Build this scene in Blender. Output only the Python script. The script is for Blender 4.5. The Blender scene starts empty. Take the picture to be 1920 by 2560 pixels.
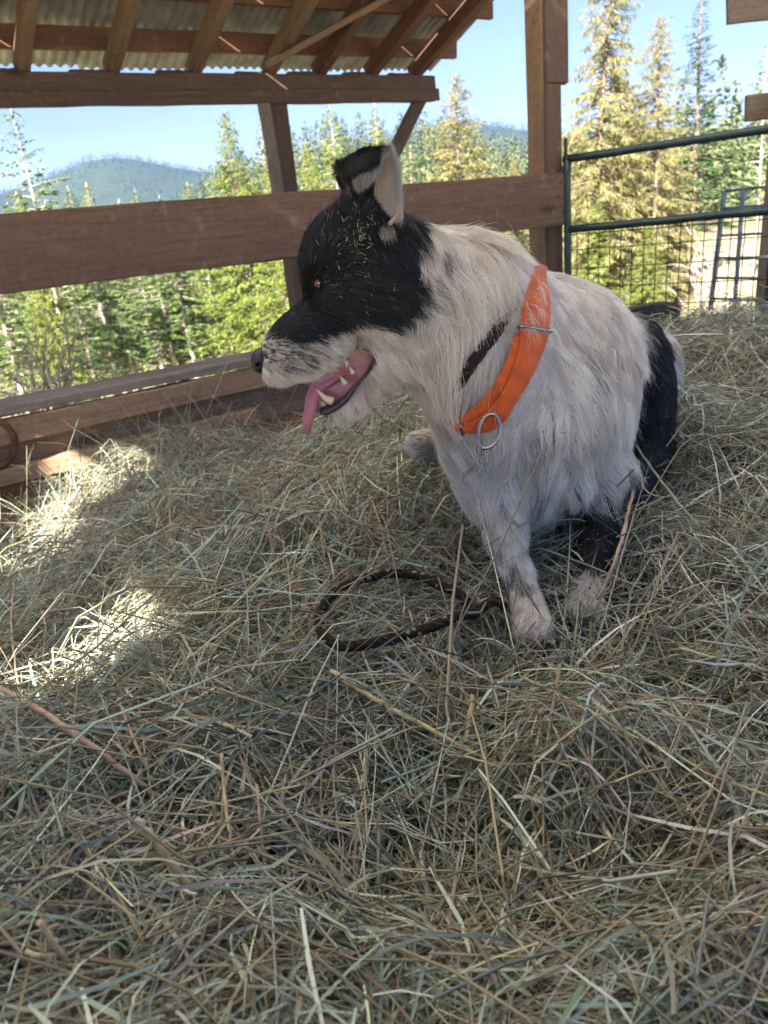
import bpy, math, random
import numpy as np
from mathutils import Matrix, Vector, kdtree

random.seed(4)
RNG = np.random.default_rng(7)
SC = bpy.context.scene
COL = SC.collection

# ------------------------------------------------------------------ camera
F_PX, CX, CY = 1863.0, 960.0, 1280.0          # focal length and centre for a 1920 x 2560 frame
PITCH, ROLL = math.radians(21.5), math.radians(6.0)
FWD = np.array([0, math.cos(PITCH), -math.sin(PITCH)])
_r0 = np.array([1.0, 0, 0]); _u0 = np.cross(_r0, FWD)
RGT = math.cos(ROLL) * _r0 - math.sin(ROLL) * _u0
UPV = math.sin(ROLL) * _r0 + math.cos(ROLL) * _u0

cam = bpy.data.cameras.new('camera')
cam.sensor_width = 36.0
cam.lens = 36.0 * F_PX / 2560.0
cam.clip_start, cam.clip_end = 0.02, 20000
cam.dof.use_dof = True
cam.dof.focus_distance = 0.97
cam.dof.aperture_fstop = 8.5
camo = bpy.data.objects.new('camera', cam); COL.objects.link(camo)
camo.matrix_world = Matrix(((RGT[0], UPV[0], -FWD[0], 0), (RGT[1], UPV[1], -FWD[1], 0),
                            (RGT[2], UPV[2], -FWD[2], 0), (0, 0, 0, 1)))
SC.camera = camo

# ------------------------------------------------------------------ sky, sun, exposure
TO_SUN = np.array([-0.40, -0.70, 0.60]); TO_SUN /= np.linalg.norm(TO_SUN)
SUN_EL = math.asin(TO_SUN[2]); SUN_AZ = math.atan2(TO_SUN[0], TO_SUN[1])
world = bpy.data.worlds.new('World'); SC.world = world; world.use_nodes = True
wn, wl = world.node_tree.nodes, world.node_tree.links
bg = wn['Background']
sky = wn.new('ShaderNodeTexSky'); sky.sky_type = 'NISHITA'; sky.sun_disc = False
sky.sun_elevation = SUN_EL; sky.sun_rotation = SUN_AZ
sky.air_density = 1.0; sky.dust_density = 0.05; sky.ozone_density = 2.0; sky.altitude = 600
# faint high cloud streaks, laid out by direction in the sky
tc = wn.new('ShaderNodeTexCoord')
mp = wn.new('ShaderNodeMapping'); mp.inputs['Scale'].default_value = (1.2, 2.0, 9.0)
nz = wn.new('ShaderNodeTexNoise'); nz.inputs['Scale'].default_value = 1.7; nz.inputs['Detail'].default_value = 6
cr = wn.new('ShaderNodeValToRGB'); cr.color_ramp.elements[0].position = 0.30; cr.color_ramp.elements[1].position = 0.80; cr.color_ramp.elements[0].color = (0.22, 0.22, 0.22, 1)
cr.color_ramp.elements[1].color = (0.6, 0.6, 0.6, 1)
mx = wn.new('ShaderNodeMixRGB'); mx.inputs['Color2'].default_value = (1.25, 1.55, 2.5, 1)
wl.new(tc.outputs['Generated'], mp.inputs['Vector']); wl.new(mp.outputs['Vector'], nz.inputs['Vector'])
wl.new(nz.outputs['Fac'], cr.inputs['Fac']); wl.new(cr.outputs['Color'], mx.inputs['Fac'])
tint = wn.new('ShaderNodeMixRGB'); tint.blend_type = 'MULTIPLY'; tint.inputs['Fac'].default_value = 1; tint.inputs['Color2'].default_value = (0.56, 0.535, 0.63, 1)
wl.new(sky.outputs['Color'], tint.inputs['Color1']); wl.new(tint.outputs['Color'], mx.inputs['Color1']); wl.new(mx.outputs['Color'], bg.inputs['Color'])
bg.inputs['Strength'].default_value = 0.05

sun = bpy.data.lights.new('sun', 'SUN'); sun.energy = 5.0; sun.angle = math.radians(0.53)
sun.color = (1.0, 0.95, 0.86)
suno = bpy.data.objects.new('sun', sun); COL.objects.link(suno)
suno.rotation_euler = Vector(-TO_SUN).to_track_quat('-Z', 'Y').to_euler()

SC.view_settings.view_transform = 'Standard'; SC.view_settings.look = 'None'
SC.view_settings.exposure = 2.85; SC.view_settings.gamma = 1.0
SC.view_settings.use_curve_mapping = False
SC.cycles.max_bounces = 10; SC.cycles.diffuse_bounces = 6; SC.cycles.transparent_max_bounces = 8
SC.cycles.sample_clamp_indirect = 6.0
SC.cycles.use_denoising = True

# ------------------------------------------------------------------ helpers
def ray(x, y): return FWD + RGT * (x - CX) / F_PX - UPV * (y - CY) / F_PX
def at(x, y, d): return ray(x, y) * d
def unit(v):
    v = np.asarray(v, float); return v / np.linalg.norm(v)

def link(o, parent=None):
    COL.objects.link(o)
    if parent is not None:
        o.parent = parent
        o.matrix_parent_inverse = parent.matrix_basis.inverted()
    return o
def empty(name, loc=(0, 0, 0)):
    o = bpy.data.objects.new(name, None); o.empty_display_size = 0.1
    o.matrix_basis = Matrix.Translation(Vector([float(c) for c in loc])); return link(o)
def tag(o, label=None, cat=None, group=None, kind=None):
    if label: o['label'] = label
    if cat: o['category'] = cat
    if group: o['group'] = group
    if kind: o['kind'] = kind
    return o
def mesh(name, v, f, mat=None, smooth=False):
    """v (n,3), f (m,3|4) arrays or list of tuples -> mesh datablock"""
    me = bpy.data.meshes.new(name)
    if isinstance(f, np.ndarray):
        v = np.asarray(v, np.float32); k = f.shape[1]; m = len(f)
        me.vertices.add(len(v)); me.vertices.foreach_set('co', v.ravel())
        me.loops.add(m * k); me.loops.foreach_set('vertex_index', f.astype(np.int32).ravel())
        me.polygons.add(m)
        me.polygons.foreach_set('loop_start', np.arange(0, m * k, k, dtype=np.int32))
        me.polygons.foreach_set('loop_total', np.full(m, k, np.int32))
        me.update(calc_edges=True); me.validate()
    else:
        me.from_pydata([tuple(map(float, p)) for p in v], [], [tuple(int(i) for i in q) for q in f]); me.update()
    if smooth: me.polygons.foreach_set('use_smooth', np.ones(len(me.polygons), bool))
    if mat: me.materials.append(mat)
    return me
def obj(name, v, f, mat=None, parent=None, smooth=False, mw=None):
    o = bpy.data.objects.new(name, mesh(name, v, f, mat, smooth))
    if mw is not None: o.matrix_basis = mw
    return link(o, parent)
def frame(o, x, y, z):
    return Matrix(((x[0], y[0], z[0], o[0]), (x[1], y[1], z[1], o[1]), (x[2], y[2], z[2], o[2]), (0, 0, 0, 1)))
def set_color(me, cols, name='col'):
    a = me.attributes.new(name, 'FLOAT_COLOR', 'POINT')
    c = np.ones((len(me.vertices), 4), np.float32); c[:, :3] = cols
    a.data.foreach_set('color', c.ravel())

def board(name, p0, p1, w, h, mat, parent=None, up=(0, 0, 1), bev=0.004, wob=0.0025, seg=10, seed=None):
    """a sawn board from p0 to p1 (centre line), w thick, h high, chamfered and slightly uneven"""
    p0, p1 = np.asarray(p0, float), np.asarray(p1, float)
    L = np.linalg.norm(p1 - p0); x = (p1 - p0) / L
    z = np.asarray(up, float); z = unit(z - x * (z @ x)); y = np.cross(z, x)
    rg = np.random.default_rng(abs(hash((name, round(L, 3), round(float(p0[0]), 3), round(float(p0[2]), 3)))) % 2**31 if seed is None else seed)
    a, b = w / 2, h / 2
    prof = [(-a + bev, -b), (a - bev, -b), (a, -b + bev), (a, b - bev), (a - bev, b), (-a + bev, b), (-a, b - bev), (-a, -b + bev)]
    v, f = [], []
    bow = rg.normal(0, wob * 1.5, 2)
    for i in range(seg + 1):
        s = i / seg; dy, dz = bow * math.sin(math.pi * s)
        jx = rg.normal(0, wob) if i in (0, seg) else 0
        for (py, pz) in prof:
            v.append((s * L + jx * pz / b, py + dy + rg.normal(0, wob * .35), pz + dz + rg.normal(0, wob * .5)))
    for i in range(seg):
        for k in range(8):
            k2 = (k + 1) % 8
            f.append((i * 8 + k, (i + 1) * 8 + k, (i + 1) * 8 + k2, i * 8 + k2))
    f.append(tuple(range(8))); f.append(tuple(seg * 8 + k for k in range(7, -1, -1)))
    return obj(name, v, f, mat, parent, False, frame(p0, x, y, z))

def tube(pts, r, sides=8, closed=False, cap=True):
    """tube along a polyline; r scalar or list -> verts, faces"""
    pts = np.asarray(pts, float); n = len(pts)
    r = np.full(n, r, float) if np.isscalar(r) else np.asarray(r, float)
    if closed: tan = np.roll(pts, -1, 0) - np.roll(pts, 1, 0)
    else: tan = np.gradient(pts, axis=0)
    tan /= np.linalg.norm(tan, axis=1)[:, None] + 1e-12
    ref = np.array([0, 0, 1.0]) if abs(tan[0][2]) < .9 else np.array([1.0, 0, 0])
    nrm = np.zeros_like(pts); a = unit(np.cross(tan[0], ref)); nrm[0] = a
    for i in range(1, n):
        a = a - tan[i] * (a @ tan[i]); a = unit(a); nrm[i] = a
    bi = np.cross(tan, nrm)
    ang = np.linspace(0, 2 * np.pi, sides, endpoint=False)
    v = (pts[:, None] + (nrm[:, None] * np.cos(ang)[None, :, None] + bi[:, None] * np.sin(ang)[None, :, None]) * r[:, None, None]).reshape(-1, 3)
    f = []
    for i in range(n if closed else n - 1):
        j = (i + 1) % n
        for k in range(sides):
            k2 = (k + 1) % sides
            f.append((i * sides + k, i * sides + k2, j * sides + k2, j * sides + k))
    if cap and not closed:
        f.append(tuple(range(sides - 1, -1, -1))); f.append(tuple((n - 1) * sides + k for k in range(sides)))
    return v, f
def smooth_path(pts, n):
    """Catmull-Rom through pts, n samples"""
    P = np.asarray(pts, float); P = np.vstack([2 * P[0] - P[1], P, 2 * P[-1] - P[-2]])
    m = len(P) - 3; out = []
    for u in np.linspace(0, m - 1e-6, n):
        i = int(u); t = u - i; a, b, c, d = P[i:i + 4]
        out.append(.5 * ((2 * b) + (-a + c) * t + (2 * a - 5 * b + 4 * c - d) * t**2 + (-a + 3 * b - 3 * c + d) * t**3))
    return np.array(out)
def merge(parts):
    V, Fc, o = [], [], 0
    for v, f in parts:
        V.append(np.asarray(v, float)); Fc += [tuple(i + o for i in q) for q in f]; o += len(v)
    return np.vstack(V), Fc

# ------------------------------------------------------------------ materials
def new_mat(name, rough=0.8, spec=0.3):
    m = bpy.data.materials.new(name); m.use_nodes = True
    b = m.node_tree.nodes['Principled BSDF']
    b.inputs['Roughness'].default_value = rough; b.inputs['Specular IOR Level'].default_value = spec
    return m, m.node_tree.nodes, m.node_tree.links, b
def ramp(nd, stops):
    c = nd.new('ShaderNodeValToRGB'); e = c.color_ramp.elements
    while len(e) < len(stops): e.new(0.5)
    for k, (p, col) in enumerate(stops):
        e[k].position = p; e[k].color = (*col, 1)
    return c
def wood(name, c, dark=0.62, light=1.22, rough=0.75, weather=None, scale=1.0):
    m, nd, lk, b = new_mat(name, rough, 0.25)
    t = nd.new('ShaderNodeTexCoord')
    oi = nd.new('ShaderNodeObjectInfo')
    ad = nd.new('ShaderNodeVectorMath'); ad.operation = 'MULTIPLY_ADD'
    ad.inputs[1].default_value = (37.0, 11.0, 23.0)
    lk.new(oi.outputs['Random'], ad.inputs[0]); lk.new(t.outputs['Object'], ad.inputs[2])
    mp = nd.new('ShaderNodeMapping'); mp.inputs['Scale'].default_value = (2.2 * scale, 60 * scale, 60 * scale)
    lk.new(ad.outputs[0], mp.inputs['Vector'])
    n1 = nd.new('ShaderNodeTexNoise'); n1.inputs['Scale'].default_value = 1.6; n1.inputs['Detail'].default_value = 8
    n1.inputs['Distortion'].default_value = 0.9
    lk.new(mp.outputs[0], n1.inputs['Vector'])
    mp2 = nd.new('ShaderNodeMapping'); mp2.inputs['Scale'].default_value = (1.6, 7, 7)
    lk.new(ad.outputs[0], mp2.inputs['Vector'])
    n2 = nd.new('ShaderNodeTexNoise'); n2.inputs['Scale'].default_value = 1.0; n2.inputs['Detail'].default_value = 5
    lk.new(mp2.outputs[0], n2.inputs['Vector'])
    c = np.array(c)
    r1 = ramp(nd, [(0.28, c * dark), (0.5, c), (0.72, c * light)])
    lk.new(n1.outputs['Fac'], r1.inputs['Fac'])
    wc = np.array(weather if weather is not None else c * 0.6)
    r2 = ramp(nd, [(0.42, (0, 0, 0)), (0.68, (.65, .65, .65))]); lk.new(n2.outputs['Fac'], r2.inputs['Fac'])
    mx = nd.new('ShaderNodeMixRGB'); mx.inputs['Color2'].default_value = (*wc, 1)
    lk.new(r2.outputs['Color'], mx.inputs['Fac']); lk.new(r1.outputs['Color'], mx.inputs['Color1'])
    # knots
    mp3 = nd.new('ShaderNodeMapping'); mp3.inputs['Scale'].default_value = (1.5, 5, 5)
    lk.new(ad.outputs[0], mp3.inputs['Vector'])
    vo = nd.new('ShaderNodeTexVoronoi'); vo.inputs['Scale'].default_value = 1.0
    lk.new(mp3.outputs[0], vo.inputs['Vector'])
    r3 = ramp(nd, [(0.05, (.75, .75, .75)), (0.13, (0, 0, 0))]); lk.new(vo.outputs['Distance'], r3.inputs['Fac'])
    mk = nd.new('ShaderNodeMixRGB'); mk.inputs['Color2'].default_value = (*(c * 0.3), 1)
    lk.new(r3.outputs['Color'], mk.inputs['Fac']); lk.new(mx.outputs['Color'], mk.inputs['Color1'])
    # saw marks and dust: fine uneven speckle across the grain
    n4 = nd.new('ShaderNodeTexNoise'); n4.inputs['Scale'].default_value = 38; n4.inputs['Detail'].default_value = 9; n4.inputs['Roughness'].default_value = .7
    lk.new(ad.outputs[0], n4.inputs['Vector'])
    r4 = ramp(nd, [(.3, (.62, .62, .62)), (.55, (1, 1, 1)), (.75, (1.0, 1.0, 1.0))]); lk.new(n4.outputs['Fac'], r4.inputs['Fac'])
    ml = nd.new('ShaderNodeMixRGB'); ml.blend_type = 'MULTIPLY'; ml.inputs['Fac'].default_value = .8
    lk.new(mk.outputs['Color'], ml.inputs['Color1']); lk.new(r4.outputs['Color'], ml.inputs['Color2'])
    n5 = nd.new('ShaderNodeTexNoise'); n5.inputs['Scale'].default_value = 14; n5.inputs['Detail'].default_value = 8; lk.new(ad.outputs[0], n5.inputs['Vector'])
    r5 = ramp(nd, [(.60, (0, 0, 0)), (.74, (.5, .5, .5))]); lk.new(n5.outputs['Fac'], r5.inputs['Fac'])
    m5 = nd.new('ShaderNodeMixRGB'); m5.inputs['Color2'].default_value = (*(c * .5 + np.array([.16, .13, .11])), 1)
    lk.new(r5.outputs['Color'], m5.inputs['Fac']); lk.new(ml.outputs['Color'], m5.inputs['Color1'])
    lk.new(m5.outputs['Color'], b.inputs['Base Color'])
    bp = nd.new('ShaderNodeBump'); bp.inputs['Strength'].default_value = 0.45; bp.inputs['Distance'].default_value = 0.004
    hm_ = nd.new('ShaderNodeMath'); hm_.operation = 'ADD'; lk.new(n1.outputs['Fac'], hm_.inputs[0]); lk.new(n4.outputs['Fac'], hm_.inputs[1])
    lk.new(hm_.outputs[0], bp.inputs['Height']); lk.new(bp.outputs[0], b.inputs['Normal'])
    return m
def noisy(name, c1, c2, scale=8, rough=0.7, spec=0.3, metal=0, bump=0.2, detail=6, bdist=0.01):
    m, nd, lk, b = new_mat(name, rough, spec); b.inputs['Metallic'].default_value = metal
    t = nd.new('ShaderNodeTexCoord'); n = nd.new('ShaderNodeTexNoise')
    n.inputs['Scale'].default_value = scale; n.inputs['Detail'].default_value = detail
    lk.new(t.outputs['Object'], n.inputs['Vector'])
    r = ramp(nd, [(0.35, c1), (0.65, c2)]); lk.new(n.outputs['Fac'], r.inputs['Fac']); lk.new(r.outputs['Color'], b.inputs['Base Color'])
    if bump:
        bp = nd.new('ShaderNodeBump'); bp.inputs['Strength'].default_value = bump; bp.inputs['Distance'].default_value = bdist
        lk.new(n.outputs['Fac'], bp.inputs['Height']); lk.new(bp.outputs[0], b.inputs['Normal'])
    return m
def attr_mat(name, rough=0.7, spec=0.2, transl=0.25, attr='col'):
    m, nd, lk, b = new_mat(name, rough, spec)
    a = nd.new('ShaderNodeAttribute'); a.attribute_name = attr
    lk.new(a.outputs['Color'], b.inputs['Base Color'])
    if transl:
        tr = nd.new('ShaderNodeBsdfTranslucent'); mxs = nd.new('ShaderNodeMixShader'); mxs.inputs[0].default_value = transl
        lk.new(a.outputs['Color'], tr.inputs['Color'])
        out = nd['Material Output']
        lk.new(b.outputs[0], mxs.inputs[1]); lk.new(tr.outputs[0], mxs.inputs[2]); lk.new(mxs.outputs[0], out.inputs['Surface'])
    return m
def island_mat(name, stops, rough=0.7, spec=0.2, transl=0.35, tint=None):
    m, nd, lk, b = new_mat(name, rough, spec)
    g = nd.new('ShaderNodeNewGeometry'); r = ramp(nd, stops)
    lk.new(g.outputs['Random Per Island'], r.inputs['Fac'])
    tr = nd.new('ShaderNodeBsdfTranslucent'); mxs = nd.new('ShaderNodeMixShader'); mxs.inputs[0].default_value = transl
    lk.new(r.outputs['Color'], b.inputs['Base Color']); lk.new(r.outputs['Color'], tr.inputs['Color'])
    lk.new(b.outputs[0], mxs.inputs[1]); lk.new(tr.outputs[0], mxs.inputs[2]); lk.new(mxs.outputs[0], nd['Material Output'].inputs['Surface'])
    return m

M = {}
M['dark_wood'] = wood('dark weathered wood', (0.135, 0.083, 0.056), weather=(0.100, 0.072, 0.056))
M['rail_wood'] = wood('brown rail wood', (0.160, 0.094, 0.060), weather=(0.125, 0.080, 0.058))
M['tan_wood'] = wood('tan rough sawn wood', (0.27, 0.17, 0.105), weather=(0.20, 0.13, 0.09))
M['orange_wood'] = wood('orange cedar wood', (0.31, 0.135, 0.065), weather=(0.20, 0.095, 0.055))
M['rafter_wood'] = wood('brown rafter wood', (0.21, 0.135, 0.088), weather=(0.15, 0.10, 0.072))
M['purlin_wood'] = wood('reddish purlin wood', (0.20, 0.098, 0.056), weather=(0.14, 0.075, 0.05))
M['red_wood'] = wood('reddish wood', (0.16, 0.075, 0.05), weather=(0.11, 0.06, 0.045))
M['grey_wood'] = wood('grey weathered plank', (0.22, 0.165, 0.12), weather=(0.31, 0.27, 0.225))
M['plank_wood'] = wood('brown wall plank', (0.33, 0.205, 0.125), weather=(0.25, 0.165, 0.11))
M['roof_metal'] = noisy('galvanised roofing', (0.26, 0.255, 0.25), (0.46, 0.455, 0.45), 5, 0.5, 0.4, 0.35, 0.1)
M['green_paint'] = noisy('dark green gate paint', (0.010, 0.030, 0.030), (0.022, 0.048, 0.048), 18, 0.38, 0.5, 0, 0.08)
M['blue_steel'] = noisy('blue grey panel steel', (0.10, 0.15, 0.19), (0.17, 0.23, 0.27), 12, 0.45, 0.5, 0.2, 0.05)
M['wire'] = noisy('mesh wire', (0.035, 0.035, 0.03), (0.07, 0.065, 0.055), 20, 0.6, 0.4, 0.3, 0)
M['rust'] = noisy('rusty iron', (0.07, 0.034, 0.022), (0.15, 0.075, 0.045), 30, 0.8, 0.3, 0.2, 0.3)
M['iron'] = noisy('dark iron', (0.03, 0.025, 0.022), (0.07, 0.055, 0.05), 30, 0.7, 0.3, 0.2, 0.2)
M['rubber'] = noisy('black rubber', (0.012, 0.012, 0.014), (0.028, 0.026, 0.026), 15, 0.55, 0.4, 0, 0.1)
HAZE = 0.00015
FUR_COVER = 3.2
HAY_BLADES, HAY_STEMS = 135000, 30000
# ------------------------------------------------------------------ barn: frame of the wall (t along, n outward, z up)
WA = at(0, 630, 2.8); WA[2] = 0
_wb = at(1380, 500, 4.26); WD = _wb - WA; WD[2] = 0; WD = unit(WD)
WN = np.array([-WD[1], WD[0], 0.0]); WUP = np.array([0, 0, 1.0])
def W(t, n, z): return WA + WD * t + WN * n + WUP * z
def wall_px(x, y, n=0.0):
    r = ray(x, y); return r * ((WA @ WN + n) / (r @ WN))
GROUND0 = -1.45

barn = empty('barn', W(2.9, 0.05, GROUND0))
tag(barn, 'brown timber barn with lean-to roof, rails and plank wall round the hay', 'barn')

# corner post (a 6x6 with a board nailed to its outer side, stepped)
post = board('corner_post', W(2.905, 0.058, GROUND0), W(2.905, 0.058, 2.45), 0.13, 0.125, M['tan_wood'], barn, up=WN, wob=.003, seg=24, seed=3)
board('post_board', W(2.912, -0.024, GROUND0), W(2.912, -0.024, 0.575), 0.115, 0.030, M['dark_wood'], post, up=WN, wob=.002, seg=24, seed=5)
board('post_board', W(2.938, -0.028, 0.577), W(2.938, -0.028, 2.45), 0.165, 0.034, M['dark_wood'], post, up=WN, wob=.002, seed=6)
# rail board across the opening
board('rail_board', W(-2.6, -0.067, 0.008), W(2.965, -0.067, -0.006), 0.045, 0.272, M['rail_wood'], barn, wob=.004, seg=30, seed=11)
# further left posts and the inner wall planks below the opening
for t in (0.42 - 2.75, -4.6):
    board('post', W(t, 0.06, GROUND0), W(t, 0.06, 2.45), 0.15, 0.15, M['dark_wood'], barn, up=WN, seed=int(t * 10) + 99)
zc = -0.575
board('cap_plank', W(-3.0, 0.045, zc + .008), W(2.72, 0.045, zc + .008), 0.20, 0.038, M['grey_wood'], barn, wob=.004, seg=34, seed=21)
board('sill_board', W(-3.0, -0.022, zc - .054), W(2.72, -0.022, zc - .054), 0.04, 0.098, M['plank_wood'], barn, wob=.005, seg=34, seed=22)
board('wall_plank', W(-3.0, 0.022, zc - .205), W(2.70, 0.022, zc - .185), 0.03, 0.165, M['plank_wood'], barn, wob=.006, seg=30, seed=23)
board('wall_plank', W(-3.0, 0.020, zc - .395), W(2.70, 0.020, zc - .365), 0.03, 0.180, M['orange_wood'], barn, wob=.006, seg=30, seed=24)
board('wall_plank', W(-3.0, 0.022, zc - .575), W(2.70, 0.022, zc - .555), 0.03, 0.175, M['orange_wood'], barn, wob=.006, seg=30, seed=25)
board('wall_plank', W(-3.0, 0.020, zc - .765), W(2.70, 0.020, zc - .745), 0.03, 0.185, M['orange_wood'], barn, wob=.006, seg=30, seed=26)
board('girt', W(-3.0, -0.035, zc - .262), W(0.9, -0.035, zc - .235), 0.05, 0.07, M['plank_wood'], barn, wob=.005, seg=24, seed=27)
v, f = tube([W(1.27, -0.03, -0.70), W(1.285, -0.032, -1.15)], 0.011, 8)
obj('iron_rod', v, f, M['iron'], barn, True)
board('stub_post', W(-0.30, -0.06, -1.3), W(-0.37, -0.06, -0.80), 0.05, 0.06, M['dark_wood'], barn, up=WN, seed=31)

# lean-to outside: beam, post, knee brace, rafters, purlins, metal sheets
SL = 0.385
def roof_z(n, base=1.055): return base + (2.4 - n) * SL
leanroof = obj('lean_to_roof', *(lambda vf: vf)(tube([W(-3.4, 0.02, roof_z(0.02) + .22), W(4.3, 0.02, roof_z(0.02) + .22)], 0.01, 6)), M['dark_wood'], barn)
board('beam', W(-3.4, 2.40, 0.955), W(4.02, 2.40, 0.965), 0.09, 0.19, M['dark_wood'], barn, wob=.004, seg=34, seed=41)
board('beam_board', W(-3.4, 2.345, 0.900), W(4.04, 2.345, 0.915), 0.016, 0.092, M['dark_wood'], barn, wob=.002, seg=34, seed=42)
board('lean_to_post', W(2.53, 2.47, GROUND0 - .3), W(2.53, 2.47, 0.87), 0.15, 0.15, M['dark_wood'], barn, up=WN, seed=43, seg=20)
board('post_board', W(2.405, 2.36, 0.20), W(2.385, 2.36, 0.87), 0.09, 0.04, M['grey_wood'], barn, up=WN, seed=44)
board('lean_to_post', W(-0.9, 2.47, GROUND0 - .3), W(-0.9, 2.47, 0.87), 0.15, 0.15, M['dark_wood'], barn, up=WN, seed=45, seg=20)
board('knee_brace', W(3.90, 2.42, 0.90), W(3.20, 2.42, 0.0), 0.05, 0.11, M['dark_wood'], barn, seed=46)
rt = [-2.6, -2.0, -1.4, -0.85, -0.35, 0.19, 0.765, 1.33, 1.91, 2.50, 2.93, 3.42, 3.86]
for i, t in enumerate(rt):
    a, b_ = 2.46, 0.0
    board('rafter', W(t, a, roof_z(a) + .055), W(t, b_, roof_z(b_) + .055), 0.075, 0.115, M['rafter_wood' if i < 10 else 'red_wood'], leanroof, wob=.004, seed=50 + i, seg=14)
    if i >= 5:
        board('blocking', W(t - 0.28, 2.41, 1.064), W(t - 0.04, 2.41, 1.066), 0.05, 0.035, M['dark_wood'], leanroof, seed=150 + i)
for i, (n, h) in enumerate([(2.36, .13), (1.90, .11), (1.25, .11), (0.85, .11), (0.45, .14), (0.06, .14)]):
    zb = roof_z(n) + 0.118
    board('purlin', W(-3.4, n, zb + h / 2), W(4.26, n, zb + h / 2), 0.045, h, M['purlin_wood'], leanroof, wob=.004, seg=34, seed=70 + i)
board('roof_brace', W(2.42, 2.25, roof_z(2.25) - .01), W(4.05, 0.35, roof_z(0.35) - .01), 0.04, 0.15, M['tan_wood'], leanroof, up=WN, seed=81, seg=16)
def corrugated(name, t0, t1, n0, n1, zf, mat, parent, amp=0.011, pitch=0.07):
    ts = np.arange(t0, t1 + 1e-6, pitch / 6); ns = np.linspace(n0, n1, 7)
    v, f = [], []
    rg = np.random.default_rng(int(abs(t0 * 100)) + 5)
    lift = rg.normal(0, .004)
    for n in ns:
        for t in ts:
            v.append(W(t, n, zf(n) + amp * math.sin(2 * math.pi * t / pitch) + lift))
    k = len(ts)
    for i in range(len(ns) - 1):
        for j in range(k - 1):
            f.append((i * k + j, i * k + j + 1, (i + 1) * k + j + 1, (i + 1) * k + j))
    return obj(name, v, f, mat, parent, True)
t = -3.4; i = 0
while t < 4.3:
    corrugated('roof_sheet', t, min(t + 0.80, 4.34), 2.80, -0.05, lambda n, i=i: roof_z(n) + 0.268 + (.006 if i % 2 else 0), M['roof_metal'], leanroof)
    t += 0.77; i += 1

# main roof over the hay; unseen left boards added to block the sun
mainroof = empty('main_roof', W(0, 0, 2.5)); mainroof.parent = barn; mainroof.matrix_parent_inverse = barn.matrix_basis.inverted()
ROOF_BACK = -4.6
def mroof_z(n): return 2.62 + (-n) * 0.30
# roofing of translucent fibreglass: unseen, added to brighten dog and hay
def fill_fibreglass():
    m, nd, lk, b = new_mat('translucent fibreglass roofing', .6, .3); b.inputs['Base Color'].default_value = (.75, .72, .64, 1)
    tr = nd.new('ShaderNodeBsdfTranslucent'); tr.inputs['Color'].default_value = (.95, .885, .79, 1); mxs = nd.new('ShaderNodeMixShader'); mxs.inputs[0].default_value = FIBRE  # warm tint put in to offset the blue fill light
    lk.new(b.outputs[0], mxs.inputs[1]); lk.new(tr.outputs[0], mxs.inputs[2]); lk.new(mxs.outputs[0], nd['Material Output'].inputs['Surface']); return m
FIBRE = 0.9
M['fill_fibreglass'] = fill_fibreglass()
t = -3.4
while t < 3.3:
    corrugated('roof_sheet', t, min(t + 0.80, 3.5), 0.35, -2.85, mroof_z, M['fill_fibreglass'], mainroof)
    corrugated('roof_sheet', t, min(t + 0.80, 3.5), -2.75, ROOF_BACK, lambda n: mroof_z(n) + .02, M['roof_metal'], mainroof)  # opaque rear sheets added to darken the foreground
    t += 0.77
for i in range(12):
    t = -3.3 + i * 0.6
    board('rafter', W(t, 0.3, mroof_z(0.3) - .09), W(t, ROOF_BACK, mroof_z(ROOF_BACK) - .09), 0.05, 0.14, M['tan_wood'], mainroof, seed=200 + i)
board('top_plate', W(-3.4, 0.0, 2.52), W(3.3, 0.0, 2.52), 0.12, 0.14, M['dark_wood'], barn, seed=220, seg=20)
SIDE_T = -2.75
sun_wall = empty('sun_block_wall', W(SIDE_T, -2, 0)); sun_wall.parent = barn; sun_wall.matrix_parent_inverse = barn.matrix_basis.inverted()
_rows = {1.33: [(-5.2, -2.52), (-1.75, .1)], 1.51: [(-5.2, -3.59), (-3.42, -2.05), (-1.48, .1)], 1.69: [(-5.2, -2.02), (-1.74, .1)]}  # gaps shaped to throw sun patches on hay and wall
z = 1.15; i = 0
while z < 3.95:
    spans = next((s for k, s in _rows.items() if abs(k - z) < .05), [(-5.2, .1)])
    for (a, b_) in spans:
        b_ = min(b_, -(z + .09 - 2.62) / 0.30 - .02)
        if b_ - a > .15:
            board('sun_wall_board', W(SIDE_T, a, z), W(SIDE_T, b_, z), 0.025, 0.182, M['plank_wood'], sun_wall, seed=400 + i, wob=.0005, seg=6); i += 1
    z = round(z + .18, 3)
for n in (-1.2, -2.75, -4.0, -5.1):
    board('sun_wall_stud', W(SIDE_T - .06, n, GROUND0), W(SIDE_T - .06, n, min(mroof_z(n) - .2, 3.8)), .09, .09, M['dark_wood'], sun_wall, up=WN, seed=470 + int(n * 10) % 50)
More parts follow.
